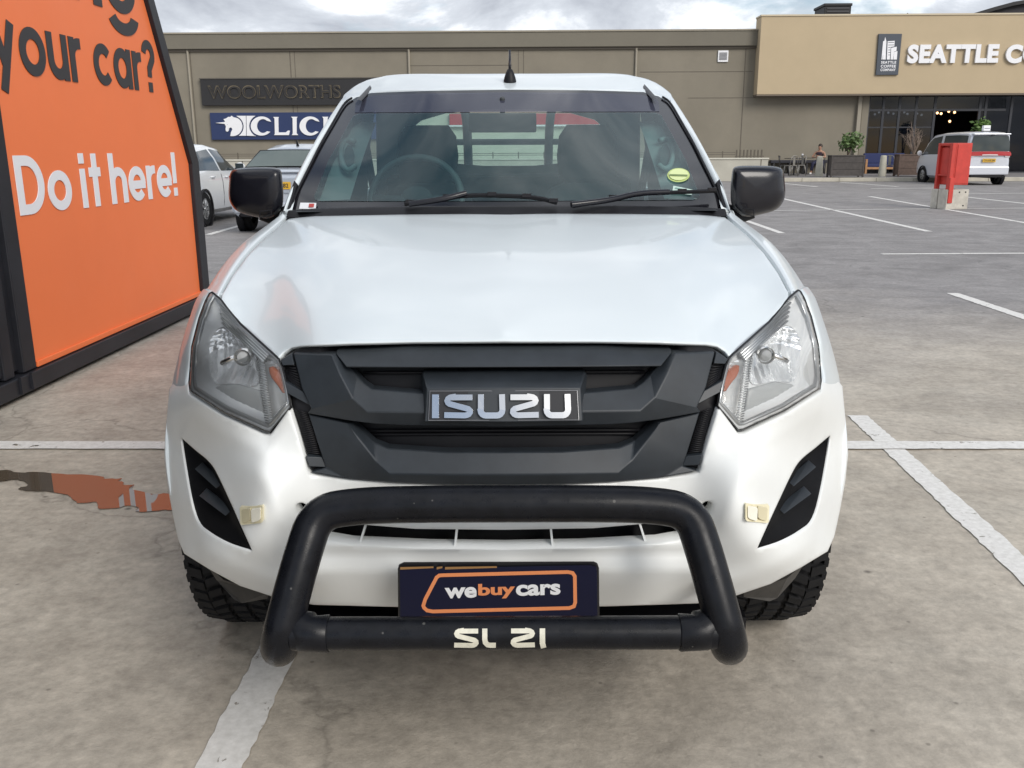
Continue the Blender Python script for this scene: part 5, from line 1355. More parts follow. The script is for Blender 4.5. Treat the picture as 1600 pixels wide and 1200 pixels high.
for px in list(range(330, 1150, 40)): B3(fp(px, 240, LWO)[0]-.02, fp(px, 240, LWO)[0]+.02, LWO-.14, LWO-.10, zw+.06, zr).build('railing_post', RM, rl)
for z in (zw+.20, zr-.06): B3(fp(300, 240, LWO)[0], fp(1150, 240, LWO)[0], LWO-.13, LWO-.11, z-.012, z+.012).build('railing_wire', RM, rl)
for k in range(8):
    px = 1152+k*5.6; B3(fp(px, 240, LWO)[0]-.028, fp(px, 240, LWO)[0]+.028, LWO-.15, LWO-.09, zw+.06, zr+.05).build('railing_fin', RM, rl)
B3(fp(1150, 240, LWO)[0], fp(1195, 240, LWO)[0], LWO-.14, LWO-.10, zw+.10, zw+.14).build('railing_rail', RM, rl)

# ================================================================== PARKED VEHICLES
CARGL = mat('car_glass_dark', (.030, .040, .045), .06, spec=.7)
CARGL2 = glass('car_rear_glass', (.45, .52, .50), 1.1, .03, 1.5, body=(.30, .36, .34), bodyf=.42)  # pale body colour stands in for sky reflected in the glass
TAILR = mat('tail_red', (.40, .012, .015), .2, coat=.6)
TAILW = mat('tail_clear', (.62, .56, .56), .2, coat=.5)
YPL = mat('yellow_plate', (.62, .36, .03), .45)
INK = mat('plate_ink', (.02, .02, .02), .6)
def vehicle(name, loc, rz, label, paint, st, cat, wheels, wr, trackx):
    """body lofted from cross-sections; st rows: (y, half width, z bottom, z belt, half width roof, z top)
    y runs from the rear (0) to the nose. A row whose top equals its belt is bonnet or boot."""
    root = empty(name, loc, rz, label, cat)
    def sec(y, w_, zb, zl, wt, zt):
        h = zl-zb
        return [(w_*.86, zb), (w_*.975, zb+.08), (w_, zb+h*.42), (w_*.99, zb+h*.78), (w_*.955, zl), ((w_*.955+wt)/2+.012, (zl+zt)/2), (wt, zt-.045), (wt-.09, zt-.005), (wt*.5, zt+.018), (0, zt+.024)]
    def cr(rows, t):
        t = max(0, min(len(rows)-1.0001, t)); i = int(t); f = t-i
        return [a+(b-a)*f for a, b in zip(rows[i], rows[i+1])]
    fine = []
    for i in range(len(st)-1):
        for k in range(4): fine.append(cr(st, i+k/4))
    fine.append(list(st[-1]))
    V = []; K_ = 19
    for r in fine:
        sc_ = sec(*r); full = sc_+[(-x, z) for x, z in sc_[-2::-1]]
        V += [(x, r[0], z) for x, z in full]
    n = len(fine); fs = [(i*K_+j, i*K_+j+1, (i+1)*K_+j+1, (i+1)*K_+j) for i in range(n-1) for j in range(K_-1)]
    fs += [tuple(range(K_)), tuple((n-1)*K_+j for j in range(K_))[::-1]]
    body = MB().add(V, fs).build('body', paint, root, smooth=True, auto=38)
    def at(t, k, side, off=.006):
        r = cr(st, t); sc_ = sec(*r); i = int(min(k, 8.999)); f = k-i
        x = sc_[i][0]+(sc_[i+1][0]-sc_[i][0])*f; z = sc_[i][1]+(sc_[i+1][1]-sc_[i][1])*f
        return Vector((side*(x+off), r[0], z))
    def patch(nm, quad, mt, side, off=.006, par=None, n_=6):
        "quad of (t,k) corners -> panel hugging the body"
        V = []
        for a in range(n_+1):
            for b in range(n_+1):
                u, v = a/n_, b/n_
                t = (quad[0][0]*(1-u)+quad[1][0]*u)*(1-v)+(quad[3][0]*(1-u)+quad[2][0]*u)*v
                k = (quad[0][1]*(1-u)+quad[1][1]*u)*(1-v)+(quad[3][1]*(1-u)+quad[2][1]*u)*v
                V.append(at(t, k, side, off))
        return mesh(nm, V, [(i*(n_+1)+j, i*(n_+1)+j+1, (i+1)*(n_+1)+j+1, (i+1)*(n_+1)+j) for i in range(n_) for j in range(n_)], mt, par or root, True, orient=(side, 0, .3))
    for yy in wheels:
        for sx in (1, -1):
            wrt = bpy.data.objects.new('wheel', None); COL.objects.link(wrt); wrt.parent = root; wrt.location = (sx*trackx, yy, wr)
            MB().lathe([(wr*.62, -.09), (wr*.9, -.10), (wr, -.07), (wr, .07), (wr*.9, .10), (wr*.62, .09)], 'X', n=28).build('tyre', RUBBER, wrt, smooth=True, auto=40)
            m = MB().lathe([(wr*.63, -sx*.0), (wr*.63, sx*.085), (wr*.56, sx*.085), (wr*.54, sx*.03), (0, sx*.03)], 'X', n=28)
            for k in range(7):
                a = 2*math.pi*k/7; m.box(Matrix.Rotation(a, 3, 'X') @ Vector((sx*.07, wr*.32, 0)), (.03, wr*.55, wr*.15), rx=a)
            m.lathe([(wr*.14, sx*.06), (wr*.12, sx*.095), (0, sx*.095)], 'X', n=14)
            m.build('rim', SATIN, wrt, smooth=True, auto=35)
            # dark wheel arch hugging the body side
            arch_ = MB().lathe([(wr*1.16, sx*.07), (0, sx*.07)], 'X', (sx*trackx, yy, wr), 26)
            arch_.lathe([(wr*1.16, sx*.0), (wr*1.16, sx*.118), (wr*1.04, sx*.118), (wr*1.04, sx*.0)], 'X', (sx*trackx, yy, wr), 26)
            arch_.build('wheel_arch', BLACK, root, smooth=True, auto=40)
    return root, body, at, patch
def flat(name, pts, mt, par, th=.012, n=(0, -1, 0)):
    pts = [Vector(p) for p in pts]; k = len(pts); d = Vector(n)*th
    return MB().add([p+d for p in pts]+[p-d*.5 for p in pts], [tuple(range(k)), tuple(range(2*k-1, k-1, -1))]+[(i, (i+1) % k, k+(i+1) % k, k+i) for i in range(k)]).build(name, mt, par, bevel=.003)
def number_plate(root, c, wd_, hh, txt, nrm=-1):
    p = MB().box(c, (wd_, .012, hh)).build('number_plate', YPL, root, bevel=.003)
    text_on('plate_lettering', txt, (c[0]-wd_*.42, c[2]-hh*.28, c[0]+wd_*.42, c[2]+hh*.28), lambda a, z, h: (a, c[1]-.0065-h, z), INK, p, .02, .002)
    return p
CWHITE = mat('sedan_white', (.72, .74, .76), .25, coat=.7)
CSILV = mat('sedan_silver', (.52, .56, .62), .3, .35, coat=.7)
VSILV = mat('van_silver', (.60, .62, .67), .3, .25, coat=.6)
# white hatch on the left, nose away from the viewer
gw = ground(316, 353.5); side_x = gw.x
SED = [(0, .70, .45, .80, .55, .82), (.10, .80, .32, .92, .60, .94), (.45, .85, .25, .98, .60, 1.02), (.75, .87, .22, .97, .62, 1.30), (1.2, .88, .20, .96, .61, 1.42), (2.0, .885, .19, .94, .60, 1.47), (2.6, .885, .19, .92, .58, 1.42), (3.05, .88, .19, .93, .58, 1.18), (3.35, .87, .20, .94, .70, .98), (3.9, .85, .22, .87, .66, .89), (4.3, .74, .30, .72, .58, .74), (4.42, .62, .38, .62, .52, .64)]
r_, b_, at_, pt_ = vehicle('parked_car', (side_x-.79, gw.y-.85, 0), R(-1.0), 'white hatchback showing its flank between the orange kiosk and the black mirror', CWHITE, SED, 'car', (.85, 3.45), .315, .79)
for sd in (1, -1):
    pt_('side_window', [(5.02, 4.15), (6.9, 4.25), (6.25, 5.85), (4.95, 5.85)], CARGL, sd)
    pt_('side_window', [(3.2, 4.2), (4.9, 4.15), (4.82, 5.85), (3.9, 5.8)], CARGL, sd)
    for t in (4.25, 5.35):
        p = at_(t, 3.55, sd, .0); MB().tube([p+Vector((0, -.09, 0)), p+Vector((sd*.035, -.06, .0)), p+Vector((sd*.035, .06, 0)), p+Vector((0, .09, 0))], .014, 8).build('door_handle', CWHITE, r_, smooth=True)
    for t in (4.92, 6.6):
        q = [at_(t, k, sd, .0015) for k in (.9, 1.5, 2.2, 3, 3.9)]; MB().tube(q, .006, 5).build('door_gap', BLACK, r_)
    q = at_(6.75, 4.3, sd, .0)
    mi = MB().sphere(q+Vector((sd*.12, 0, .07)), (.10, .055, .075), 14, 10).build('door_mirror', CWHITE, r_, smooth=True)
    MB().box(q+Vector((sd*.12, -.05, .07)), (.17, .012, .115)).build('mirror_glass', CARGL, mi, bevel=.004)
    MB().tube([q, q+Vector((sd*.06, 0, .04))], .018, 6).build('mirror_arm', BLACK, mi)
    flat('tail_light', [at_(.5, k, sd, 0)+Vector((0, -.05, 0)) for k in (2.6, 3.6)]+[at_(1.2, k, sd, .004) for k in (3.6, 2.6)], TAILR, r_)
# silver sedan seen from behind
gs = ground(388, 360)
SIL = [(0, .70, .42, .86, .60, .87), (.06, .82, .30, .98, .66, .985), (.30, .86, .24, 1.02, .68, 1.03), (.62, .875, .21, 1.01, .66, 1.05), (1.25, .88, .20, .97, .56, 1.38), (1.9, .885, .19, .95, .57, 1.455), (2.7, .885, .19, .93, .56, 1.42), (3.3, .88, .19, .93, .60, 1.08), (3.6, .87, .20, .92, .68, .95), (4.2, .83, .24, .80, .60, .82), (4.55, .66, .36, .66, .52, .68)]
r_, b_, at_, pt_ = vehicle('parked_car', (gs.x+.76, gs.y-.78, 0), R(-1.0), 'silver sedan seen from behind between the black mirror and the pickup cab', CSILV, SIL, 'car', (.80, 3.5), .315, .76)
def rearpane(name, rows, mt, root, off=.012):
    V = []
    for x0, y, z in rows:
        for k in range(9): u = -1+k/4; V.append((x0*u, y-off+.05*u*u, z+off*.6-.012*u*u))
    return mesh(name, V, [(i*9+j, i*9+j+1, (i+1)*9+j+1, (i+1)*9+j) for i in range(len(rows)-1) for j in range(8)], mt, root, True, orient=(0, -1, .5))
rearpane('rear_window', [(.70, .66, 1.085), (.64, .90, 1.215), (.575, 1.15, 1.345)], CARGL2, r_, .03)
rearpane('window_frame', [(.735, .635, 1.07), (.67, .90, 1.212), (.60, 1.19, 1.368)], BLACK, r_, .018)
m = MB()
for x in (-.36, .36): m.sphere((x, 1.02, 1.22), (.13, .08, .10), 10, 8)
for sd in (1, -1):
    pt_('side_window', [(3.6, 4.2), (6.8, 4.2), (6.1, 5.8), (4.2, 5.8)], CARGL, sd)
    flat('tail_light', [(sd*.80, .045, .84), (sd*.80, .03, .96), (sd*.48, .0, .97), (sd*.52, -.0, .83)], TAILR, r_)
MB().box((0, -.012, .80), (1.0, .03, .25)).build('plate_recess', mat('silver_shadow', (.40, .44, .50), .4, .3), r_, bevel=.01)
number_plate(r_, (0, -.035, .80), .46, .12, 'WNK 482')
MB().box((0, .03, .44), (1.5, .10, .18)).build('rear_bumper', CSILV, r_, bevel=.03)
MB().box((0, .02, .33), (1.3, .08, .08)).build('bumper_insert', BLACK, r_, bevel=.01)
MB().box((0, .05, 1.02), (1.2, .10, .02)).build('boot_edge', CSILV, r_, bevel=.006)
MB().tube([(0, 1.55, 1.43), (0, 1.5, 1.50), (-.0, 1.46, 1.545)], [.03, .016, .006], 8).build('roof_aerial', BLACK, r_, smooth=True)
# silver van at the right
gv = ground(1548, 288.5); gv2 = ground(1520, 288.5)
VAN = [(0, .70, .42, .98, .64, 1.70), (.05, .80, .34, 1.02, .70, 1.80), (.25, .825, .26, 1.03, .71, 1.86), (.9, .83, .22, 1.02, .71, 1.88), (2.0, .83, .21, 1.00, .70, 1.87), (2.8, .83, .21, .99, .68, 1.80), (3.3, .82, .21, 1.00, .66, 1.52), (3.65, .80, .22, 1.00, .68, 1.06), (3.95, .72, .28, .86, .58, .90), (4.02, .62, .36, .7, .5, .74)]
r_, b_, at_, pt_ = vehicle('parked_van', (gv.x-.48, gv.y-.55, 0), R(2.2), 'silver minivan with red lamp band parked nose in by the shop', VSILV, VAN, 'van', (.62, 3.2), .30, .74)
rearpane('rear_window', [(.73, -.03, 1.19), (.71, -.03, 1.45), (.65, -.01, 1.72)], mat('van_rear_glass', (.045, .055, .055), .1), r_, .035)
rearpane('lamp_band', [(.80, -.045, 1.03), (.80, -.045, 1.10), (.76, -.04, 1.175)], TAILR, r_, .035)
rearpane('lamp_strip', [(.50, -.04, 1.03), (.50, -.04, 1.065)], mat('van_strip', (.70, .62, .62), .3), r_, .05)
for sd in (1, -1):
    flat('tail_light', [(sd*.78, .02, .98), (sd*.79, .03, 1.12), (sd*.56, -.03, 1.10), (sd*.58, -.03, 1.0)], TAILW, r_)
    flat('reflector', [(sd*.72, -.01, .50), (sd*.72, -.01, .53), (sd*.45, -.03, .52), (sd*.45, -.03, .50)], BLACK, r_)
    pt_('side_window', [(1.6, 4.25), (3.9, 4.2), (3.9, 5.85), (1.8, 5.85)], CARGL, sd)
    pt_('side_window', [(4.1, 4.2), (6.6, 4.25), (5.7, 5.8), (4.1, 5.85)], CARGL, sd)
    q = at_(6.5, 4.4, sd, .0); mi = MB().sphere(q+Vector((sd*.13, 0, .06)), (.10, .06, .10), 12, 8).build('door_mirror', mat('van_mirror', (.75, .72, .72), .3), r_, smooth=True)
    MB().tube([q, q+Vector((sd*.08, 0, .04))], .018, 6).build('mirror_arm', BLACK, mi)
number_plate(r_, (0, -.055, .88), .48, .13, 'CA 618 204')
MB().box((0, -.0, .52), (1.56, .12, .30)).build('rear_bumper', VSILV, r_, bevel=.04)
MB().box((0, .03, .33), (1.2, .10, .10)).build('bumper_insert', BLACK, r_, bevel=.01)
MB().box((0, .02, 1.80), (1.36, .22, .05)).build('roof_spoiler', VSILV, r_, bevel=.02)
MB().box((0, -.09, 1.765), (.16, .012, .03)).build('brake_lamp', BLACK, r_)
ts = empty('roof_sign', r_.matrix_basis @ Vector((.05, .5, 1.89)), R(2.2), 'small white roof sign box standing on the silver minivan', 'sign')
MB().box((0, 0, .12), (.26, .14, .20)).build('sign_box', SIGNW, ts, bevel=.02)
MB().box((0, 0, .012), (.30, .18, .022)).build('sign_base', BLACK, ts)
flat('sign_face', [(-.10, -.071, .10), (.10, -.071, .10), (.10, -.071, .13), (-.10, -.071, .13)], mat('sign_grey', (.25, .25, .28), .5), ts, .004)

# ---- red hydrant cabinet on its concrete block
RED = mat('cabinet_red', (.52, .045, .032), .45, var=.12, vscale=6)
BLK = mat('block_concrete', (.50, .47, .41), .85, var=.22, vscale=5, bump=.3, bscale=30)
cb = ground(1493, 327.5); cm_ = cb+Vector((.0, .36, 0)); crz = R(12)
px_m = 1420/((cb.y+.36)*cT+CAMH*sT)
bl = empty('concrete_block', cm_, crz, 'chipped pale concrete block standing on the bay line', 'concrete block')
bw_, bh_ = .56, .44
m = MB(); m.b2((-bw_/2, -bw_/2, 0), (bw_/2, bw_/2*.1, bh_)); m.b2((-bw_/2, bw_/2*.22, 0), (bw_/2, bw_/2, bh_)); m.b2((-bw_/2+.05, bw_/2*.1, 0), (bw_/2, bw_/2*.22, bh_-.01))
m.build('block_body', BLK, bl, bevel=.012)
for a, z in ((.03, bh_-.06), (.19, bh_-.06), (.16, .08)): MB().sphere((a, -bw_/2, z), (.022, .006, .018), 8, 6).build('chip_hole', DARK, bl)
rc = empty('red_cabinet', cm_+Vector((0, 0, bh_)), crz, 'red steel cabinet with an open side standing on a concrete block', 'cabinet')
ch = .92; cw_ = .50; z0 = .10
xa = -cw_/2
MB().b2((xa+.10, -cw_/2, z0), (cw_/2, cw_/2, z0+ch)).build('cabinet_box', RED, rc, bevel=.01)
MB().b2((xa, -cw_/2, 0), (xa+.098, -cw_/2+.09, z0+ch-.002)).build('frame_post', RED, rc, bevel=.005)
MB().b2((xa, cw_/2-.07, 0), (xa+.098, cw_/2, z0+ch-.002)).build('frame_post', RED, rc, bevel=.005)
MB().b2((xa, -cw_/2+.092, z0+ch-.06), (xa+.098, cw_/2-.072, z0+ch-.004)).build('top_rail', RED, rc, bevel=.005)
MB().b2((xa+.01, -cw_/2+.092, z0+.20), (xa+.098, cw_/2-.072, z0+.23)).build('shelf', RED, rc, bevel=.004)
MB().b2((xa+.05, -cw_/2+.16, z0+.23), (xa+.098, cw_/2-.072, z0+ch-.10)).build('inner_panel', RED, rc, bevel=.004)
MB().b2((xa-.01, -cw_/2-.055, -.30), (xa+.10, -cw_/2-.003, z0+.16)).build('post', RED, rc, bevel=.006)
MB().b2((xa+.13, -cw_/2-.012, z0+.03), (cw_/2-.02, -cw_/2-.001, z0+ch-.04)).build('door_leaf', RED, rc, bevel=.004)

# ================================================================== PAVEMENT CAFE
def pav(px, py):
    "point on the pavement top seen at this pixel"
    return ground(px, py, .15)
WOODD = mat('planter_wood', (.062, .054, .050), .7, var=.25, vscale=9)
WOODB = mat('planter_brown', (.105, .070, .055), .7, var=.25, vscale=9)
def planter(px0, px1, py, ztop_py, wood, lab):
    a, b = pav(px0, py), pav(px1, py); c = (a+b)/2; wd_ = (b-a).length; h = atY(px0, ztop_py, a.y).z-.15
    e = empty('planter_box', (c.x, c.y+.28, .15), FA, lab, 'planter')
    nb = 3
    for i in range(nb):
        z0, z1 = .07+(h-.11)*i/nb, .07+(h-.11)*(i+1)/nb-.008
        MB().b2((-wd_/2+.03, -.27, z0), (wd_/2-.03, -.24, z1)).build('front_board', wood, e, bevel=.004)
    MB().b2((-wd_/2+.03, .24, .07), (wd_/2-.03, .27, h-.04)).build('back_board', wood, e)
    for s in (1, -1):
        MB().b2((s*(wd_/2-.03), -.27, .07), (s*(wd_/2-.06), .27, h-.04)).build('end_board', wood, e)
        for y in (-.25, .25): MB().b2((s*(wd_/2-.06), y-.035, .0), (s*wd_/2, y+.035, h-.04)).build('corner_leg', wood, e, bevel=.004)
    MB().b2((-wd_/2-.01, -.29, h-.04), (wd_/2+.01, .29, h)).build('top_rim', wood, e, bevel=.004)
    return e, c, h
p1, c1, h1 = planter(1297, 1350, 277.5, 242.5, WOODD, 'dark charcoal wooden planter box holding a leafy green shrub')
p2, c2, h2 = planter(1402, 1456, 276, 241, WOODB, 'brown wooden planter box holding a dry twiggy plant')
LEAFA = mat('leaf_green', (.060, .105, .030), .6, var=.4, vscale=6, tint=(.10, .16, .05))
LEAFB = mat('leaf_lime', (.10, .18, .04), .6, var=.4, vscale=6)
BARK = mat('bark', (.10, .075, .055), .9)
TWIG = mat('dry_twig', (.26, .20, .16), .9, var=.3, vscale=8)
def shrub(loc, rx, rz_, zc_, n, leaf, lab, seed, size=.10, cat='shrub'):
    rnd = random.Random(seed); e = empty('potted_shrub', loc, 0, lab, cat)
    st = MB(); lf = MB()
    for i in range(9):
        a = rnd.uniform(0, 6.28); r = rnd.uniform(.2, .8)*rx; top = Vector((r*math.cos(a), r*math.sin(a), zc_+rnd.uniform(-.3, .6)*rz_))
        st.tube([(0, 0, 0), top*.5+Vector((rnd.uniform(-.05, .05), 0, .08)), top], [.025, .015, .006], 6)
        for k in range(n//9):
            d = Vector((rnd.gauss(0, .45)*rx*.55, rnd.gauss(0, .45)*rx*.55, rnd.gauss(0, .42)*rz_*.6))
            p = top+d; s_ = size*rnd.uniform(.6, 1.3); u = Vector((rnd.gauss(0, 1), rnd.gauss(0, 1), rnd.gauss(0, .7))).normalized(); v = u.cross(Vector((rnd.gauss(0, 1), rnd.gauss(0, 1), rnd.gauss(0, 1)))).normalized()
            lf.add([p-u*s_, p+v*s_*.4, p+u*s_, p-v*s_*.4], [(0, 1, 2, 3)])
    st.build('stem', BARK, e); lf.build('foliage', leaf, e, recalc=False); return e
shrub((c1.x+.05, c1.y+.28, .15+h1-.03), .58, .44, .52, 620, LEAFA, 'leafy green shrub growing in the charcoal planter', 3)
tw = empty('dry_plant', (c2.x+.0, c2.y+.28, .15+h2-.03), 0, 'leafless pinkish twiggy plant growing in the brown planter', 'plant')
rnd = random.Random(5); m = MB()
for i in range(26):
    a = rnd.uniform(0, 6.28); l = rnd.uniform(.6, 1.25); sp_x = rnd.uniform(-.55, .30); 
    p0 = Vector((0, 0, 0)); p1_ = Vector((sp_x*.5, rnd.uniform(-.15, .15), l*.5)); p2_ = Vector((sp_x*1.0+rnd.uniform(-.1, .1), rnd.uniform(-.2, .2), l))
    m.tube([p0, p1_, p2_], [.014, .010, .004], 5)
    for k in range(4):
        q = p1_.lerp(p2_, rnd.random()); m.tube([q, q+Vector((rnd.uniform(-.22, .22), rnd.uniform(-.15, .15), rnd.uniform(.02, .22)))], [.007, .003], 4)
m.build('twigs', TWIG, tw)
q = pav(1409+125, 276)
g_ = atY(1529, 205, gv.y+6)
shrub((g_.x, gv.y+6, .15), .34, .30, 2.05, 300, LEAFB, 'bright green bush showing above the minivan roof', 9, .12, 'bush')
# bollards
BOLL = mat('bollard_concrete', (.44, .42, .35), .85, var=.1, vscale=4)
for i, (px, py, tp, lab) in enumerate(((1279, 275.5, 244, 'pale concrete bollard in front of the seated person'), (1378, 275.5, 243, 'pale concrete bollard in front of the blue bench'))):
    p = pav(px, py); h = atY(px, tp, p.y).z-.15
    e = empty('bollard', p, 0, lab, 'bollard', 'concrete bollards on the pavement')
    MB().lathe([(.17, 0), (.168, .02), (.125, h-.03), (.115, h-.008), (.09, h)], 'Z', n=24).build('shaft', BOLL, e, smooth=True, auto=50)
    MB().lathe([(.09, h), (.0, h+.006)], 'Z', n=24).build('cap', mat('bollard_cap', (.56, .53, .42), .8), e, smooth=True)
# steel cafe chair
STEEL = mat('chair_steel', (.30, .285, .26), .4, .5); STEELD = mat('chair_dark', (.030, .029, .030), .45)
def chair(loc, rz, mt, lab):
    e = empty('cafe_chair', loc, rz, lab, 'chair', 'cafe chairs on the pavement')
    MB().b2((-.19, -.19, .43), (.19, .19, .455)).build('seat', mt, e, bevel=.012)
    for x in (-.17, .17):
        MB().tube([(x*1.25, -.23, 0), (x, -.17, .44)], [.016, .026], 8).build('leg', mt, e, smooth=True)
        MB().tube([(x*1.25, .25, 0), (x, .17, .44)], [.016, .026], 8).build('leg', mt, e, smooth=True)
        MB().tube([(x, .17, .44), (x*1.05, .23, .70), (x*.9, .25, .82)], .014, 6).build('back_post', mt, e, smooth=True)
    MB().tube(smoothpath([(-.155, .25, .80), (-.1, .262, .86), (.1, .262, .86), (.155, .25, .80)], 2), .014, 6).build('top_rail', mt, e, smooth=True)
    MB().b2((-.055, .20, .44), (.055, .215, .85)).build('backrest', mt, e, bevel=.006)
    return e
def table(loc, lab, w_=.72, h=.74):
    e = empty('cafe_table', loc, 0, lab, 'table', 'cafe tables on the pavement')
    MB().b2((-w_/2, -w_/2, h-.03), (w_/2, w_/2, h)).build('table_top', mat('table_dark', (.030, .026, .024), .4), e, bevel=.008)
    MB().tube([(0, 0, .03), (0, 0, h-.03)], .035, 10).build('pedestal', STEELD, e, smooth=True, auto=60)
    m = MB(); m.box((0, 0, .015), (.5, .07, .03)); m.box((0, 0, .0155), (.07, .5, .03)); m.build('foot', STEELD, e, bevel=.005)
    return e
t1 = pav(1240, 273.8); t2 = pav(1254.5, 272.2)
tA = table(t1, 'dark square cafe table between the steel chairs'); tB = table(t2, 'dark square cafe table with a white cup beside the seated person')
chair(pav(1224.5, 274.5), R(80), STEELD, 'dark steel cafe chair leaning at the far left of the tables')
chair(pav(1234.5, 275.5), R(200), STEEL, 'bare steel cafe chair seen from behind at the left table')
chair(pav(1247, 274.3), R(-60), STEEL, 'bare steel cafe chair tucked between the two tables')
chair(pav(1389, 274.8), R(150), STEEL, 'bare steel cafe chair between the right bollard and brown planter')
cup = empty('paper_cup', t2+Vector((-.10, -.05, .74)), 0, 'white paper cup standing on the dark cafe table', 'cup')
MB().lathe([(0, 0), (.032, 0), (.043, .15), (.0, .15)], 'Z', n=16).build('cup_body', SIGNW, cup, smooth=True, auto=40)
MB().lathe([(.046, .15), (.046, .165), (.036, .175), (0, .175)], 'Z', n=16).build('lid', SIGNW, cup, smooth=True, auto=40)
# blue bench with a timber frame behind the right bollard
bc = pav(1384, 271.5); be = empty('lounge_bench', (bc.x+.1, bc.y+.45, .15), FA, 'blue cushioned bench with a light timber frame against the shop window', 'bench')
BLUE = mat('bench_blue', (.022, .032, .105), .8); TIMB = mat('bench_timber', (.36, .19, .085), .6, var=.2, vscale=9)
for s in (-1, 1):
    for y in (-.38, .34): MB().b2((s*1.0-.045, y-.035, 0), (s*1.0+.045, y+.035, .62)).build('leg', TIMB, be, bevel=.005)
    MB().b2((s*1.0-.05, -.42, .62), (s*1.0+.05, .38, .66)).build('arm', TIMB, be, bevel=.006)
MB().b2((-.953, -.36, .20), (.953, -.30, .30)).build('front_rail', TIMB, be, bevel=.005)
MB().b2((-.94, -.34, .302), (.94, .30, .46)).build('seat_cushion', BLUE, be, bevel=.03)
MB().b2((-.94, .18, .462), (.94, .34, .92)).build('back_cushion', BLUE, be, bevel=.03)
# dark low strip along the wall behind the tables
sb = empty('wall_strip', F0, FA, 'long dark low strip along the olive wall behind the cafe tables', 'bench')
zs = .62; B3(fp(1205, 255, .5)[0], fp(1296, 255, .5)[0], .05, .45, .15+zs-.14, .15+zs).build('seat', mat('strip_dark', (.018, .018, .026), .6), sb, bevel=.02)
for px in (1210, 1235, 1262, 1290): B3(fp(px, 255, .5)[0]-.04, fp(px, 255, .5)[0]+.04, .08, .42, .15, .15+zs-.142).build('leg', STEELD, sb)

# ---- seated person
def skinned(name, pts, edges, rad, mt, parent, sub=2, root_i=0, flat_=None):
    me = bpy.data.meshes.new(name); me.from_pydata(pts, edges, []); me.update()
    o = bpy.data.objects.new(name, me); COL.objects.link(o)
    o.modifiers.new('skin', 'SKIN'); b = o.modifiers.new('sub', 'SUBSURF'); b.levels = b.render_levels = sub
    sv = me.skin_vertices[0].data
    for i, r in enumerate(rad):
        sv[i].radius = r if isinstance(r, tuple) else (r, r); sv[i].use_root = (i == root_i)
    bpy.context.view_layer.update()
    dm = bpy.data.meshes.new_from_object(o.evaluated_get(bpy.context.evaluated_depsgraph_get()))
    o.modifiers.clear(); o.data = dm; dm.name = name; bpy.data.meshes.remove(me)
    dm.materials.clear(); dm.materials.append(mt); dm.polygons.foreach_set('use_smooth', [True]*len(dm.polygons)); o.parent = parent; return o
SKIN = mat('skin', (.36, .20, .135), .55); HAIR = mat('hair_dark', (.035, .022, .016), .6); TOP = mat('top_dark', (.030, .016, .026), .8); TROU = mat('trousers_navy', (.018, .020, .050), .8); SHOE = mat('shoe_white', (.66, .64, .62), .6)
pp_ = pav(1277.5, 272.5)
pe = empty('person', (pp_.x+.10, pp_.y+.25, .15), R(-38), 'person in dark sleeveless top and navy trousers sitting with folded arms behind a bollard', 'person')
P = [(0, .02, .50), (0, .03, .66), (0, .03, .84), (0, .02, .98), (0, .0, 1.08), (0, -.015, 1.17),          # spine, neck, skull base
     (.10, 0, .49), (.13, -.40, .50), (.13, -.38, .10), (-.10, 0, .49), (-.13, -.41, .51), (-.20, -.36, .10),   # legs
     (.20, .02, .965), (.30, -.06, .76), (.10, -.27, .80), (.02, -.29, .81), (-.20, .02, .965), (-.31, -.06, .76), (-.08, -.25, .76), (0, -.28, .755),  # arms folded in front
     (0, -.02, 1.26), (.13, -.50, .04), (-.20, -.48, .04)]
E_ = [(0, 1), (1, 2), (2, 3), (3, 4), (4, 5), (0, 6), (6, 7), (7, 8), (0, 9), (9, 10), (10, 11), (3, 12), (12, 13), (13, 14), (14, 15), (3, 16), (16, 17), (17, 18), (18, 19), (5, 20), (8, 21), (11, 22)]
rad = [.13, .115, .13, .115, .052, .075, .095, .062, .042, .095, .062, .042, .055, .042, .030, .034, .055, .042, .030, .034, .085, .035, .035]
hand = []
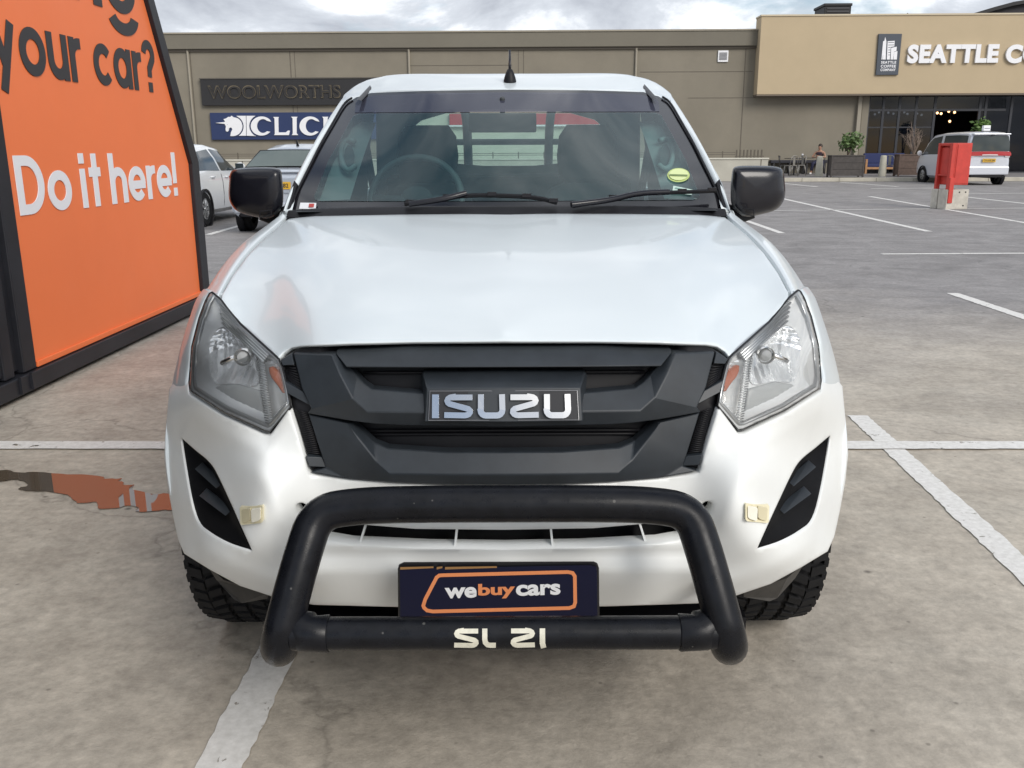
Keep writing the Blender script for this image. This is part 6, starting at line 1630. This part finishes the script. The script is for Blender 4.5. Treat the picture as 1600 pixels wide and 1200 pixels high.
for base, dx in ((15, -.055), (19, .055)):
    b0 = P[base]
    for k in range(4):
        n0 = len(P); z = -.024+.016*k; ln = (.06, .068, .066, .052)[3-k] if k else .05
        P += [(b0[0]+dx*.55, b0[1]-.008, b0[2]+z), (b0[0]+dx*(.55+ln*9), b0[1]+.004, b0[2]+z-.004), (b0[0]+dx*(.55+ln*15), b0[1]+.022, b0[2]+z-.008)]
        E_ += [(base, n0), (n0, n0+1), (n0+1, n0+2)]; rad += [.0095, .009, .008]
    n0 = len(P); P += [(b0[0]+dx*.25, b0[1]-.03, b0[2]+.03), (b0[0]+dx*.7, b0[1]-.035, b0[2]+.045)]; E_ += [(base, n0), (n0, n0+1)]; rad += [.011, .009]
skinned('body', P, E_, rad, SKIN, pe)
skinned('top', [(0, .025, .56), (0, .03, .68), (0, .03, .84), (0, .02, .975), (.14, .02, .99), (-.14, .02, .99)], [(0, 1), (1, 2), (2, 3), (3, 4), (3, 5)], [.15, .135, .152, .128, .074, .074], TOP, pe)
skinned('trousers', [(0, .03, .50), (.10, 0, .485), (.13, -.40, .50), (.13, -.38, .14), (-.10, 0, .485), (-.13, -.41, .51), (-.20, -.36, .14)], [(0, 1), (1, 2), (2, 3), (0, 4), (4, 5), (5, 6)], [.155, .115, .082, .060, .115, .082, .060], TROU, pe)
for x, y in ((.13, -.36), (-.20, -.34)): skinned('shoe', [(x, y, .05), (x, y-.10, .045), (x, y-.20, .035)], [(0, 1), (1, 2)], [.05, .048, .036], SHOE, pe)
MB().sphere((0, .035, 1.262), (.094, .095, .105), 16, 12).sphere((0, .12, 1.30), .05, 10, 8).build('hair', HAIR, pe, smooth=True)
m = MB()
for x in (-.035, .035): m.sphere((x, -.112, 1.225), (.014, .008, .008), 8, 6)
m.build('eyes', HAIR, pe); MB().sphere((0, -.118, 1.195), (.014, .018, .026), 8, 6).build('nose', SKIN, pe, smooth=True)
MB().sphere((0, -.108, 1.163), (.026, .008, .008), 8, 6).build('mouth', mat('lips', (.28, .09, .08), .5), pe, smooth=True)
chair((pp_.x+.10, pp_.y+.25, .15), R(-38), STEELD, 'dark steel cafe chair under the seated person')
